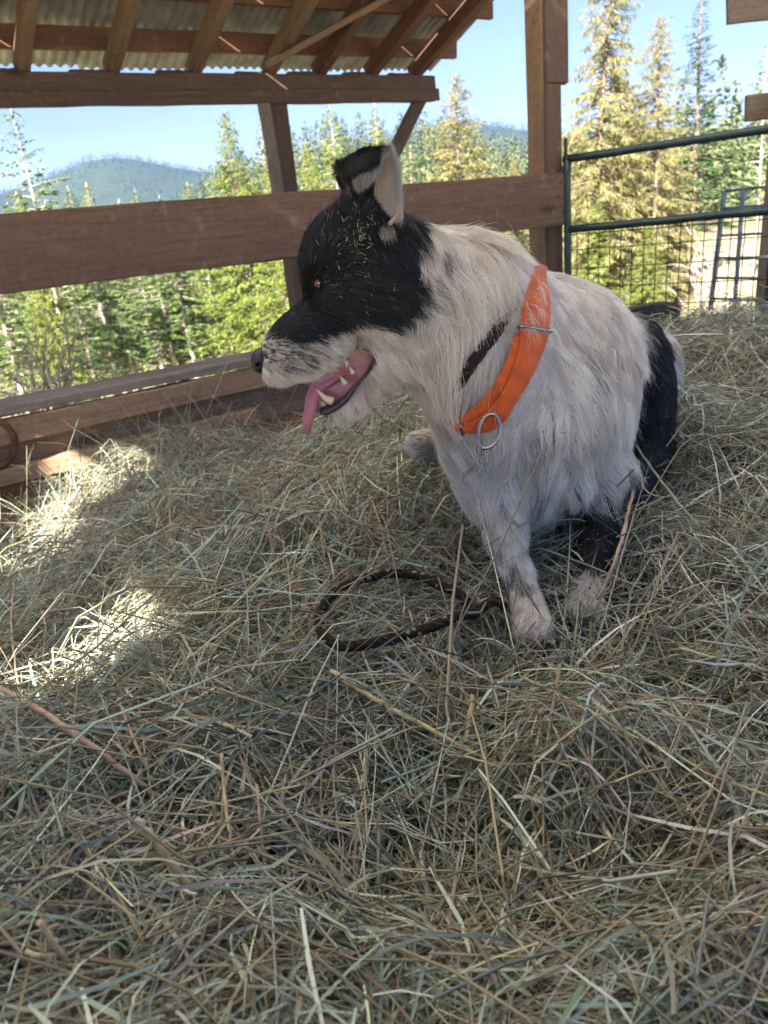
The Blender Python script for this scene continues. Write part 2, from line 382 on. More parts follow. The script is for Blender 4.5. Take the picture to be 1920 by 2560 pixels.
# ------------------------------------------------------------------ ground, hills
def vnoise(x, y, seed=0):
    """smooth value noise, vectorised"""
    x = np.asarray(x, float); y = np.asarray(y, float)
    xi = np.floor(x).astype(int); yi = np.floor(y).astype(int); fx = x - xi; fy = y - yi
    fx = fx * fx * (3 - 2 * fx); fy = fy * fy * (3 - 2 * fy)
    def h(a, b):
        n = (a * 374761393 + b * 668265263 + seed * 1442695041) & 0xffffffff
        n = ((n ^ (n >> 13)) * 1274126177) & 0xffffffff
        return ((n ^ (n >> 16)) & 0xffff) / 65535.0
    return (h(xi, yi) * (1 - fx) + h(xi + 1, yi) * fx) * (1 - fy) + (h(xi, yi + 1) * (1 - fx) + h(xi + 1, yi + 1) * fx) * fy
def fbm(x, y, seed=0, oct=4):
    s = 0; a = .5
    for k in range(oct):
        s = s + a * vnoise(x * 2**k, y * 2**k, seed + k); a *= .5
    return s
def az_of(px, py=500):
    r = ray(px, py); return math.degrees(math.atan2(r[0], r[1]))
def el_of(px, py):
    r = ray(px, py); return r[2] / math.hypot(r[0], r[1])
D2S = 1920 / 1659.0
def crest(points):
    a = [(az_of(x * D2S, y * D2S), el_of(x * D2S, y * D2S)) for x, y in points]; a.sort()
    return np.array(a).T
far_az, far_el = crest([(-300, 460), (-100, 425), (60, 392), (110, 365), (180, 338), (240, 329), (290, 333), (360, 348), (430, 360), (560, 352), (700, 325), (830, 285), (960, 254), (1040, 256), (1130, 270), (1250, 282), (1400, 270), (1659, 262), (1900, 230)])
mid_az, mid_el = crest([(-300, 600), (100, 560), (250, 530), (330, 500), (390, 465), (440, 408), (520, 368), (600, 335), (700, 300), (800, 284), (900, 288), (1000, 315), (1130, 360), (1300, 370), (1500, 350), (1659, 320), (1900, 300)])
def ground_z(x, y):
    x = np.asarray(x, float); y = np.asarray(y, float)
    r = np.hypot(x, y); az = np.degrees(np.arctan2(x, y))
    fe = np.interp(az, far_az, far_el); me_ = np.interp(az, mid_az, mid_el)
    drop = np.interp(az, [-60, -35, 0, 12, 26, 45, 90], [0.20, 0.22, 0.20, 0.14, 0.035, 0.02, 0.02])
    near = GROUND0 - drop * np.clip(r - 7, 0, 70) ** 1.0 * np.clip((r - 6) / 6, 0, 1)
    vz = near
    s1 = np.clip((r - 90) / 210, 0, 1); s1 = s1 * s1 * (3 - 2 * s1)
    z = vz * (1 - s1) + (300 * me_ - 11) * s1
    s2 = np.clip((r - 330) / 150, 0, 1); z = z * (1 - s2) + (-20) * s2
    s3 = np.clip((r - 650) / 550, 0, 1); s3 = s3 * s3 * (3 - 2 * s3)
    z = z * (1 - s3) + (1200 * fe - 8) * s3
    s4 = np.clip((r - 1300) / 900, 0, 1); z = z * (1 - s4) + 0 * s4
    rough = (fbm(x * .35, y * .35, 3) - .5) * np.clip((r - 6) / 10, 0, 1) * .5 + (fbm(x * .012, y * .012, 9) - .5) * np.clip((r - 80) / 300, 0, 1) * 26 * np.clip(1 - (r - 250) / 60, 0, 1) 
    return z + rough
rr = np.concatenate([[0], np.geomspace(1.2, 3800, 160)])
aa = np.radians(np.concatenate([np.arange(-180, -50, 6), np.arange(-50, 50, 0.5), np.arange(50, 180, 6)]))
RR, AA = np.meshgrid(rr, aa, indexing='ij')
gx, gy = RR * np.sin(AA), RR * np.cos(AA)
gz = ground_z(gx, gy)
gv = np.stack([gx, gy, gz], -1).reshape(-1, 3); na = len(aa)
ii, jj = np.meshgrid(np.arange(len(rr) - 1), np.arange(na), indexing='ij')
j2 = (jj + 1) % na
gf = np.stack([ii * na + jj, (ii + 1) * na + jj, (ii + 1) * na + j2, ii * na + j2], -1).reshape(-1, 4)[:, ::-1]
def ground_mat():
    m, nd, lk, b = new_mat('forest floor', 0.95, 0.1)
    g = nd.new('ShaderNodeNewGeometry')
    n = nd.new('ShaderNodeTexNoise'); n.inputs['Scale'].default_value = 0.9; n.inputs['Detail'].default_value = 8
    n2 = nd.new('ShaderNodeTexNoise'); n2.inputs['Scale'].default_value = 0.16; n2.inputs['Detail'].default_value = 5
    lk.new(g.outputs['Position'], n.inputs['Vector']); lk.new(g.outputs['Position'], n2.inputs['Vector'])
    r = ramp(nd, [(.32, (.13, .16, .045)), (.45, (.26, .22, .10)), (.56, (.31, .22, .15)), (.7, (.24, .16, .10))])
    r2 = ramp(nd, [(.4, (.14, .16, .05)), (.6, (.30, .25, .17))])
    lk.new(n.outputs['Fac'], r.inputs['Fac']); lk.new(n2.outputs['Fac'], r2.inputs['Fac'])
    mx = nd.new('ShaderNodeMixRGB'); mx.inputs['Fac'].default_value = .5
    lk.new(r.outputs['Color'], mx.inputs['Color1']); lk.new(r2.outputs['Color'], mx.inputs['Color2'])
    # wooded hills far off: dark green
    ln = nd.new('ShaderNodeVectorMath'); ln.operation = 'LENGTH'; lk.new(g.outputs['Position'], ln.inputs[0])
    mr = nd.new('ShaderNodeMapRange'); mr.inputs['From Min'].default_value = 60; mr.inputs['From Max'].default_value = 160
    lk.new(ln.outputs['Value'], mr.inputs['Value'])
    m2 = nd.new('ShaderNodeMixRGB'); m2.inputs['Color2'].default_value = (.034, .048, .03, 1)
    lk.new(mr.outputs[0], m2.inputs['Fac']); lk.new(mx.outputs['Color'], m2.inputs['Color1'])
    lk.new(m2.outputs['Color'], b.inputs['Base Color'])
    return m
gnd = obj('ground', gv, gf, ground_mat(), None, True); tag(gnd, kind='structure')

# pale bounce gravel yard behind the barn, unseen, added to bounce sunlight onto the dog
yv, yf = [], []
ts, ns = np.linspace(-16, 16, 37), np.linspace(-30, -4.7, 24)
for n_ in ns:
    for t_ in ts:
        q = W(t_, n_, 0); yv.append((q[0], q[1], GROUND0 + .10 + .012 * math.sin(t_ * 3.1 + n_ * 2.3)))
for i in range(len(ns) - 1):
    for j in range(len(ts) - 1): yf.append((i * 37 + j, i * 37 + j + 1, (i + 1) * 37 + j + 1, (i + 1) * 37 + j))
tag(obj('bounce_yard', yv, yf, noisy('pale bounce gravel', (.46, .41, .33), (.64, .58, .48), 30, .9, .1, 0, .5), None, True), kind='structure')
# ------------------------------------------------------------------ conifers
def conifer(H, R, nb, droop, up, slen, swid, per_m, base=0.12, power=0.85, hang=0.5, seed=0, gap=0.0, lean=0.0, trunk_r=None):
    rg = np.random.default_rng(seed)
    tr = trunk_r or H * 0.011
    tz = np.linspace(-0.3, H, 14); ph = rg.uniform(0, 6.28)
    tx = lean * H * (np.clip(tz, 0, H) / H) ** 1.6 + 0.012 * H * np.sin(tz / H * 5 + ph) * np.clip(tz, 0, H) / H
    tp = np.stack([tx, 0.01 * H * np.sin(tz / H * 4 + ph * 2), tz], 1)
    trr = tr * (1 - np.clip(tz, 0, H) / H * 0.93)
    parts = [tube(tp, trr, 7)]
    B, Dv, S = [], [], []
    for i in range(nb):
        u = (i + rg.uniform(0, 1)) / nb
        h = base + (0.985 - base) * u ** 0.9
        if rg.uniform() < gap: continue
        prof = (1 - (h - base) / (1 - base)) ** power
        prof *= min(1, 0.55 + (h - base) * 4)
        L = max(0.06 * R, R * prof * rg.uniform(.5, 1.18))
        a = i * 2.399 + rg.normal(0, .35)
        z0 = h * H; x0 = np.interp(z0, tz, tp[:, 0]); y0 = np.interp(z0, tz, tp[:, 1])
        s = np.linspace(0, 1, 6)
        upi = up + .5 * max(0, h - .75) * 4 + rg.normal(0, .1); dr = droop * (1.1 - .5 * h) + rg.normal(0, .06)
        tw = rg.normal(0, .25)
        bx = x0 + L * s * np.cos(a + tw * s); by = y0 + L * s * np.sin(a + tw * s)
        bz = z0 + L * (upi * s - dr * s * s + .25 * dr * s**4)
        bp = np.stack([bx, by, bz], 1)
        parts.append(tube(bp, np.linspace(tr * .22 * (.4 + prof), .004, 6), 3, cap=False))
        n = max(3, int(L * per_m * rg.uniform(.6, 1.3)))
        ss = rg.uniform(.12, 1.02, n) ** .8
        pts = np.stack([np.interp(ss, s, bp[:, k]) for k in range(3)], 1)
        side = rg.choice([-1, 1], n) * rg.uniform(.2, 1.3, n)
        out = np.array([math.cos(a), math.sin(a), 0]); lat = np.array([-math.sin(a), math.cos(a), 0])
        d = out * rg.uniform(.1, .9, n)[:, None] + lat * side[:, None] + np.array([0, 0, 1]) * (-hang * rg.uniform(.3, 1.7, n) + .12)[:, None]
        d /= np.linalg.norm(d, axis=1)[:, None]
        pts += rg.normal(0, .03 * R, (n, 3)) * (1 - .5 * ss[:, None])
        B.append(pts); Dv.append(d); S.append(slen * rg.uniform(.5, 1.3, n) * (.55 + .45 * prof))
    # leader shoot
    B.append(np.array([[tp[-1, 0], tp[-1, 1], H * .97]] * 6)); Dv.append(np.array([[.2, .1, 1], [-.2, .2, 1], [0, -.3, 1], [.5, .3, .6], [-.5, -.2, .6], [0, 0, 1.]])); S.append(np.full(6, slen * .8))
    B, Dv, S = np.vstack(B), np.vstack(Dv), np.concatenate(S)
    Dv /= np.linalg.norm(Dv, axis=1)[:, None]
    n = len(B)
    q = rg.normal(0, 1, (n, 3)); sd = np.cross(Dv, q); sd /= np.linalg.norm(sd, axis=1)[:, None] + 1e-9
    nn = np.cross(sd, Dv)
    w = (swid * S / slen * rg.uniform(.7, 1.3, n))[:, None]; S = S[:, None]
    v = np.stack([B, B + Dv * S * .45 + sd * w + nn * w * .5, B + Dv * S, B + Dv * S * .55 - sd * w + nn * w * .5], 1).reshape(-1, 3)
    f = np.arange(n * 4).reshape(n, 4)
    tv, tf = merge(parts)
    return (v, f), (tv, tf)

M['cedar_gold'] = island_mat('golden cedar foliage', [(0, (.11, .14, .035)), (.3, (.20, .20, .06)), (.55, (.27, .23, .09)), (.8, (.33, .235, .12)), (1, (.18, .20, .06))])
M['cedar_brown'] = island_mat('browning cedar foliage', [(0, (.11, .15, .04)), (.3, (.20, .215, .07)), (.6, (.27, .235, .10)), (.85, (.33, .245, .13)), (1, (.16, .19, .06))])
M['fir_green'] = island_mat('dark fir foliage', [(0, (.028, .065, .022)), (.5, (.05, .10, .03)), (1, (.08, .13, .04))])
M['lime_green'] = island_mat('bright young foliage', [(0, (.075, .14, .02)), (.4, (.15, .21, .035)), (.75, (.21, .25, .05)), (1, (.27, .25, .07))])
M['mid_green'] = island_mat('mid green foliage', [(0, (.05, .10, .028)), (.5, (.10, .155, .04)), (1, (.16, .20, .06))])
M['bark'] = noisy('bark', (.12, .085, .06), (.27, .21, .17), 6, .9, .1, 0, .5)
M['pale_bark'] = noisy('pale bark', (.30, .24, .20), (.48, .41, .36), 5, .9, .1, 0, .4)

TEMPL = {}
def tree_mesh(key, fol, bark, **kw):
    (v, f), (tv, tf) = conifer(**kw)
    TEMPL[key] = (mesh(key + '_crown', v, f, M[fol]), mesh(key + '_trunk', tv, tf, M[bark], True), kw['H'])
tree_mesh('cedar_a', 'cedar_brown', 'bark', H=16, R=2.2, nb=340, droop=.55, up=.15, slen=.27, swid=.020, per_m=64, base=.04, power=.5, hang=1.7, seed=1, gap=.06)
tree_mesh('cedar_b', 'cedar_gold', 'bark', H=12, R=2.3, nb=290, droop=.40, up=.25, slen=.22, swid=.024, per_m=58, base=.04, power=.72, hang=.95, seed=2)
tree_mesh('fir', 'fir_green', 'bark', H=14, R=2.3, nb=220, droop=.30, up=.10, slen=.22, swid=.030, per_m=54, base=.10, power=.9, hang=.25, seed=3, gap=.12)
tree_mesh('young', 'lime_green', 'bark', H=11, R=2.6, nb=310, droop=.34, up=.25, slen=.23, swid=.030, per_m=56, base=.03, power=.8, hang=.7, seed=4)
tree_mesh('mid', 'mid_green', 'pale_bark', H=18, R=2.6, nb=250, droop=.30, up=.12, slen=.32, swid=.048, per_m=36, base=.28, power=.8, hang=.5, seed=5, gap=.2)
tree_mesh('mid_b', 'lime_green', 'pale_bark', H=15, R=2.4, nb=190, droop=.35, up=.15, slen=.32, swid=.048, per_m=36, base=.15, power=.8, hang=.6, seed=6, gap=.1)
tree_mesh('sparse', 'mid_green', 'pale_bark', H=12, R=2.2, nb=90, droop=.25, up=.25, slen=.26, swid=.05, per_m=24, base=.25, power=.55, hang=.3, seed=7, gap=.15)

def place_tree(key, name, px, py_top, dist, label, group=None, wide=1.0, rot=None):
    """px, py_top: where its top shows (display pixels); dist: metres away along the ground"""
    r = ray(px * D2S, py_top * D2S); s = dist / math.hypot(r[0], r[1]); p = r * s
    gz_ = float(ground_z(p[0], p[1])); H = p[2] - gz_
    cm, tm, h0 = TEMPL[key]; k = H / h0
    root = bpy.data.objects.new(name, None); root.empty_display_size = .2
    rt_ = rot if rot is not None else (px * 1.7) % 6.28
    root.matrix_basis = Matrix.Translation((p[0], p[1], gz_ - .05)) @ Matrix.Rotation(rt_, 4, 'Z') @ Matrix.Diagonal((k * wide, k * wide, k, 1))
    COL.objects.link(root)
    for nm, me in (('crown', cm), ('trunk', tm)):
        o = bpy.data.objects.new(nm, me); COL.objects.link(o); o.parent = root
    tag(root, label, 'tree', group); return root

place_tree('cedar_a', 'cedar_tree', 1308, -150, 13.5, 'tall browning cedar just right of the barn corner post, top out of frame', wide=1.35)
place_tree('cedar_a', 'cedar_tree', 1432, 18, 15.0, 'browning cedar whose thin tip shows between the tall cedar and the dark fir', wide=1.28, rot=2.2)
place_tree('cedar_b', 'cedar_tree', 1250, 250, 17.0, 'lower gold cedar filling the gap beside the barn corner post', wide=1.49)
place_tree('cedar_b', 'cedar_tree', 1370, 200, 17.5, 'lower gold cedar behind the gate between the two tall browning cedars', wide=1.49, rot=1.2)
place_tree('young', 'cedar_tree', 1290, 420, 13.0, 'low yellow-green cedar behind the gate beside the corner post', wide=1.25, rot=1.9)
place_tree('cedar_b', 'cedar_tree', 1460, 330, 16.0, 'gold-green cedar behind the middle of the gate', wide=1.1, rot=2.9)
place_tree('young', 'cedar_tree', 1405, 470, 12.5, 'short bushy green cedar seen through the gate mesh', wide=1.3, rot=.2)
place_tree('cedar_a', 'cedar_tree', 1345, 120, 19.0, 'browning cedar standing behind and between the tall ones', wide=1.35, rot=4.2)
place_tree('fir', 'fir_tree', 1522, -28, 21.0, 'dark green fir with level branches above the gate', wide=1.49)
place_tree('sparse', 'pine_tree', 1668, 60, 17.0, 'thin bare-branched pine at the right edge of the picture', wide=.7)
place_tree('cedar_b', 'cedar_tree', 985, 148, 20.0, 'pointed golden cedar standing alone left of the barn corner post', wide=1.55, rot=.4)
place_tree('cedar_b', 'cedar_tree', 1112, 338, 24.0, 'small gold cedar tip against the barn corner post', wide=.9, rot=3)
place_tree('young', 'cedar_tree', 488, 228, 17.0, 'bright green cedar with pointed top left of the lean-to post', wide=1.1, rot=.9)
place_tree('young', 'cedar_tree', 575, 330, 15.0, 'bright yellow-green cedar crowding the foot of the lean-to post', wide=1.0, rot=4)
place_tree('mid', 'fir_tree', 556, 240, 27.0, 'blue-green fir partly hidden by the lean-to post', wide=.8)
place_tree('mid_b', 'fir_tree', 706, 190, 21.0, 'leafy green tree seen right of the lean-to post', wide=.95, rot=2)
place_tree('young', 'cedar_tree', 660, 300, 19.0, 'bushy green cedar below the lean-to beam, right of its post', wide=.8, rot=5)
place_tree('mid_b', 'fir_tree', 800, 215, 26.0, 'pale green tree behind the knee brace', wide=.9, rot=1)
place_tree('sparse', 'pine_tree', 15, 225, 13.0, 'open-branched pine with bare pale trunk at the left edge', wide=1.05, rot=2.0)
place_tree('young', 'cedar_tree', 40, 420, 12.0, 'gold-tipped young cedar low at the left edge', wide=.7, rot=1)
place_tree('fir', 'fir_tree', 120, 470, 17.0, 'dark green fir seen under the rail at left', wide=1.1, rot=.5)
_p = W(-2.75, -2.1, 1.45) + TO_SUN * 7.5 + WN * 2.3; _g = float(ground_z(_p[0], _p[1]))  # unseen tree added to break up the sun patches
_cm, _tm, _h0 = TEMPL['sparse']; _k = (_p[2] - _g) / (.62 * _h0)
_r = bpy.data.objects.new('pine_tree', None); _r.matrix_basis = Matrix.Translation((_p[0], _p[1], _g)) @ Matrix.Diagonal((_k, _k, _k, 1)); COL.objects.link(_r)
for _n, _m in (('crown', _cm), ('trunk', _tm)):
    _o = bpy.data.objects.new(_n, _m); COL.objects.link(_o); _o.parent = _r
tag(_r, 'unseen open pine added outside the left end of the barn to dapple the sun', 'tree')
# trees on the slope below the barn: similar firs one behind another
rg = np.random.default_rng(22)
for i in range(30):
    x = -60 + 34 * i * .70 + rg.uniform(-14, 14) if i < 21 else rg.uniform(650, 1150)
    top = np.interp(x, [0, 150, 330, 430, 620, 760, 1000, 1200], [425, 410, 400, 380, 330, 310, 320, 350]) + rg.uniform(-20, 70)
    place_tree(['mid', 'mid_b', 'mid'][i % 3], 'fir_tree', x, top, rg.uniform(28, 62), 'slender green fir among the crowd on the slope below the barn', 'firs on the slope below the barn', wide=rg.uniform(1.0, 1.5))

# wooded hillsides: too many to count
def forest(name, n, r0, r1, azr, sprays, hm, mat, seed, wid=.24, fine=1.0):
    rg = np.random.default_rng(seed)
    az = np.radians(rg.uniform(azr[0], azr[1], n)); r = np.sqrt(rg.uniform(r0**2, r1**2, n))
    x, y = r * np.sin(az), r * np.cos(az); z = ground_z(x, y)
    H = hm * rg.uniform(.6, 1.25, n)
    k = sprays
    u = rg.uniform(.06, 1, (n, k)); a = rg.uniform(0, 6.283, (n, k))
    rad = (wid * H)[:, None] * (1 - u) ** .8 * rg.uniform(.2, .8, (n, k))
    B = np.stack([x[:, None] + rad * np.cos(a), y[:, None] + rad * np.sin(a), z[:, None] + u * H[:, None]], -1)
    L = (H[:, None] * fine * (.10 + .16 * (1 - u)) * rg.uniform(.6, 1.2, (n, k)))[..., None]
    D = np.stack([np.cos(a), np.sin(a), -.55 + 1.4 * (u > .9)], -1); D /= np.linalg.norm(D, axis=-1)[..., None]
    sd = np.stack([-np.sin(a), np.cos(a), rg.normal(0, .4, (n, k))], -1); up_ = np.cross(sd, D)
    w = L * .33
    v = np.stack([B, B + D * L * .5 + sd * w, B + D * L, B + D * L * .5 - sd * w + up_ * w * .3], -2).reshape(-1, 3)
    f = np.arange(len(v)).reshape(-1, 4)
    return obj(name, v, f, mat)
M['wood_near'] = island_mat('hillside wood', [(0, (.065, .09, .035)), (.5, (.13, .155, .06)), (1, (.21, .215, .10))], transl=.3)
M['wood_far'] = island_mat('far hill wood', [(0, (.030, .045, .026)), (.6, (.045, .062, .034)), (1, (.065, .075, .045))], transl=.2)
tag(forest('hillside_forest', 2100, 105, 325, (-36, 40), 120, 15, M['wood_near'], 31, .19, .40), 'pale green conifer wood covering the near hillside', 'forest', kind='stuff')
tag(forest('far_forest', 16000, 620, 1230, (-34, 38), 6, 9, M['wood_far'], 32, .3), 'dark conifer wood on the far blue hill', 'forest', kind='stuff')

# bare shrub outside the wall on the left
def shrub(name, base, h, n, seed, mat, label):
    rg = np.random.default_rng(seed); parts = []
    for i in range(n):
        a = rg.uniform(0, 6.28); L = h * rg.uniform(.5, 1.1); sp = rg.uniform(.1, .55)
        p = np.array([rg.normal(0, .08), rg.normal(0, .08), 0]); d = np.array([math.cos(a) * sp, math.sin(a) * sp, 1.0])
        pts = [p]
        for k in range(6):
            d = unit(d + rg.normal(0, .28, 3) + np.array([0, 0, -.06])); pts.append(pts[-1] + d * L / 6)
        parts.append(tube(pts, np.linspace(.012, .003, 7) * rg.uniform(.6, 1.3), 4, cap=False))
        for k in (2, 3, 4, 5):
            q = [np.array(pts[k])]; e = unit(d + rg.normal(0, .8, 3))
            for _ in range(4): e = unit(e + rg.normal(0, .3, 3)); q.append(q[-1] + e * L * .09)
            parts.append(tube(q, np.linspace(.005, .0015, 5), 3, cap=False))
    v, f = merge(parts)
    root = empty(name, base); o = obj('stems', v + np.asarray(base), f, mat, root); tag(root, label, 'shrub'); return root
M['twig'] = noisy('pale twig', (.30, .22, .18), (.50, .40, .36), 9, .9, .1, 0, 0)
b_ = at(40, 800, 5.6); shrub('bare_shrub', (b_[0], b_[1], float(ground_z(b_[0], b_[1])) - .1), 1.25, 46, 5, M['twig'], 'bare grey shrub of curling twigs outside the wall at left')
b_ = at(1800, 560, 9.5); shrub('bare_shrub', (b_[0], b_[1], float(ground_z(b_[0], b_[1])) - .1), 1.3, 26, 6, M['twig'], 'low dry shrub on the ground beyond the gate')
# ------------------------------------------------------------------ gate, yard panel, posts on the right
gl = at(1418, 392, 4.12); gr = at(1920, 300, 3.6)
gdir = gr - gl; gdir[2] = 0; gdir = unit(gdir)
zt = gl[2] - .012
def G(s, z): return np.array([gl[0], gl[1], 0]) + gdir * s + WUP * z
gate = empty('gate', G(0, -0.85))
tag(gate, 'dark green tubular farm gate with square wire mesh right of the post', 'gate')
gside = np.cross(gdir, WUP)
GL = 1.34; zm = zt - .365; zb = -0.80
def gtube(name, a, b, r, mat='green_paint', parent=gate, sides=12):
    n = 10; pts = [a + (b - a) * k / n for k in range(n + 1)]
    rg_ = np.random.default_rng(int(abs(a[0] * 1000)) % 999)
    pts = [p + rg_.normal(0, .0012, 3) for p in pts]
    v, f = tube(pts, r, sides); return obj(name, v, f, M[mat], parent, True)
gtube('top_rail', G(-.02, zt), G(GL, zt + .02), .021)
gtube('middle_rail', G(.01, zm), G(GL, zm + .012), .021)
gtube('bottom_rail', G(0, zb), G(GL, zb), .021)
gtube('end_tube', G(0, zb - .02), G(0, zt + .015), .022)
gtube('end_tube', G(1.06, zb - .02), G(1.075, zt + .0), .026)
mesh_w = obj('wire_mesh', *tube([G(0, zm - .03), G(1.06, zm - .03)], .003, 5), M['wire'], gate)
k = 0
for s in np.arange(.055, 1.05, .062):
    gtube('wire', G(s, zb), G(s + .004 * math.sin(k), zm), .0028, 'wire', mesh_w, 5).location += Vector(gside * .004); k += 1
for z in np.arange(zb + .10, zm - .05, .105):
    gtube('wire', G(0, z), G(1.06, z), .0028, 'wire', mesh_w, 5)
# hinge: bolt and bent strap on the post
hp = W(2.985, -0.05, zt + .05)
hv, hf = tube(smooth_path([hp + WUP * .06, hp + WUP * .0, hp - WUP * .06, G(-.05, zt - .10), G(-.02, zt - .03)], 16), .010, 8)
obj('hinge', hv, hf, M['rust'], gate, True)

# second panel beyond the gate: blue-grey steel
pl = at(1812, 478, 5.3); pr = at(1925, 460, 5.0)
panel = empty('livestock_panel', (pl[0], pl[1], GROUND0))
tag(panel, 'blue-grey steel livestock panel with close rungs behind the gate at right', 'panel')
pd = pr - pl; pd[2] = 0; pd = unit(pd)
def Pn(s, z): return np.array([pl[0], pl[1], 0]) + pd * s + WUP * z
ztp = pl[2]; zbp = at(1780, 795, 5.3)[2]
def ptube(name, a, b, r): return gtube(name, a, b, r, 'blue_steel', panel, 10)
lo = Pn(-.06, zbp)
ptube('upright', lo, Pn(0, ztp), .018); ptube('upright', Pn(.15, zbp - .0), Pn(.15, ztp + .005), .016); ptube('upright', Pn(.9, zbp), Pn(.9, ztp), .018)
for q in (0, .14, .19, .36, .55, .72, .9): 
    z = ztp + (zbp - ztp) * q; ptube('rung', Pn(-.06 * q, z), Pn(.9, z + .015), .010)

# timber on the right: post with board ends
pw = at(1918, 560, 4.1)
fr = board('timber_post', (pw[0] + .05, pw[1], GROUND0), (pw[0] + .05, pw[1], 2.4), .12, .10, M['grey_wood'], None, up=(0, 1, 0), seed=301, seg=20)
tag(fr, 'grey weathered timber post at the right edge of the picture', 'post')
e0 = at(1818, 26, 4.0); e1 = e0 + np.array([1.2, -.15, 0.0])
board('cross_board', e0, e1, .04, .135, M['grey_wood'], fr, seed=302)
e0 = at(1864, 272, 4.0); e1 = e0 + np.array([1.2, -.15, 0.02])
board('cross_board', e0, e1, .04, .125, M['grey_wood'], fr, seed=303)
# latch plate
lp = at(1893, 645, 3.75); v, f = tube([lp, lp + gdir * .12], .012, 6); obj('latch', v, f, M['roof_metal'], gate, True)

# black rubber feed tub lying behind the dog
c0 = at(1690, 800, 2.75)
tub = empty('rubber_tub', c0 - WUP * .12)
tag(tub, 'black rubber feed tub lying behind the dog at the gate', 'tub')
prof = [(.12, -.10), (.150, .0), (.157, .012), (.150, .018), (.142, .004), (.11, -.09), (0, -.095)]
ang = np.linspace(0, 2 * np.pi, 40, endpoint=False); v = []; f = []
tilt = Matrix.Rotation(-.22, 3, 'Y') @ Matrix.Rotation(.18, 3, 'X')
for a in ang:
    for (r, z) in prof:
        p = tilt @ Vector((r * math.cos(a), r * math.sin(a) * .8, z)); v.append(c0 + np.array(p) + np.array([-.12, 0.05, 0.0]))
n = len(prof)
for i in range(40):
    for k in range(n - 1): f.append((i * n + k, ((i + 1) % 40) * n + k, ((i + 1) % 40) * n + k + 1, i * n + k + 1))
obj('shell', v, f, M['rubber'], tub, True)
# rusty ring hung on the wall at left
rc = wall_px(-22, 1110, -.07)
pts = [rc + WD * .085 * math.cos(a) + WUP * .10 * math.sin(a) - WN * .03 * math.sin(a) for a in np.linspace(0, 2 * np.pi, 40, endpoint=False)]
v, f = tube(pts, .013, 10, closed=True); ring = obj('iron_ring', v, f, M['rust'], None, True)
tag(ring, 'rusty iron ring hanging on the plank wall at far left', 'ring')
# ------------------------------------------------------------------ hay: height field through points seen in the picture
_hp = [at(960, 2560, .44), at(0, 2560, .44), at(1920, 2560, .43), at(1150, 2050, .68), at(500, 2050, .66), at(1800, 2000, .66),
       at(1330, 1566, 1.0), at(1475, 1500, 1.05), at(960, 1560, 1.02), at(700, 1300, 1.42), at(300, 1700, .98), at(30, 1750, .98), at(560, 1480, 1.2),
       at(1760, 1400, 1.08), at(1900, 1600, .90), at(1640, 1280, 1.28), at(1900, 1150, 1.32), at(1900, 800, 2.15), at(1690, 815, 2.3), at(1080, 1160, 1.38), at(1010, 1050, 1.75), at(870, 1100, 1.85),
       W(-.3, -.08, -.97), W(.05, -.08, -.80), W(.5, -.08, -.73), W(.85, -.08, -.93), W(1.2, -.08, -1.08), W(1.7, -.08, -1.03), W(2.6, -.08, -.85), W(-1.5, -.08, -1.05),
       np.array([-1.3, .6, -.7]), np.array([1.4, .5, -.45]), np.array([0, -.6, -.5]), np.array([1.6, 3.3, -.72]), np.array([2.2, 2.2, -.5]), np.array([-1.6, 1.8, -1.0]), np.array([1.3, 2.9, -.50]), np.array([2.4, 0, -.6]), np.array([-2.4, 0, -1.0])]
_hp = np.array(_hp)
def _phi(r2): return np.sqrt(r2 + .05**2)
_A = _phi(((_hp[:, None, :2] - _hp[None, :, :2]) ** 2).sum(-1)); _n = len(_hp)
_K = np.zeros((_n + 3, _n + 3)); _K[:_n, :_n] = _A - np.eye(_n) * .01; _K[:_n, _n] = 1; _K[:_n, _n + 1:] = _hp[:, :2]; _K[_n, :_n] = 1; _K[_n + 1:, :_n] = _hp[:, :2].T
_c = np.linalg.solve(_K, np.concatenate([_hp[:, 2], [0, 0, 0]]))
def hay_base(x, y):
    x = np.asarray(x, float); y = np.asarray(y, float); s = x.shape; x = x.ravel(); y = y.ravel(); out = np.zeros(len(x))
    for a in range(0, len(x), 40000):
        X, Y = x[a:a + 40000], y[a:a + 40000]
        d2 = (X[:, None] - _hp[None, :, 0]) ** 2 + (Y[:, None] - _hp[None, :, 1]) ** 2
        out[a:a + 40000] = _phi(d2) @ _c[:_n] + _c[_n] + _c[_n + 1] * X + _c[_n + 2] * Y
    return np.clip(out, -1.25, -.2).reshape(s)
hx = np.linspace(-2.6, 2.6, 261); hy = np.linspace(-1.0, 4.8, 291)
HX, HY = np.meshgrid(hx, hy, indexing='ij')
calm = np.ones_like(HX)
for q_ in (at(1330, 1570, 1.0), at(1475, 1500, 1.05), at(960, 1540, 1.02), at(1100, 1520, 1.02), at(850, 1530, 1.02)): calm *= 1 - .8 * np.exp(-((HX - q_[0]) ** 2 + (HY - q_[1]) ** 2) / .11 ** 2)
HZ = hay_base(HX, HY) + calm * (fbm(HX * 2.3 + 4, HY * 2.3, 45, 2) - .37) * .09 + calm * (fbm(HX * 5, HY * 5, 51, 3) - .44) * .15 + (fbm(HX * 14, HY * 14, 57, 2) - .37) * .045 - .085 * np.exp(-(((HX - .09) / .17) ** 2 + ((HY - .47) / .10) ** 2)) - .04 * np.exp(-(((HX - .42) / .14) ** 2 + ((HY - .62) / .12) ** 2))
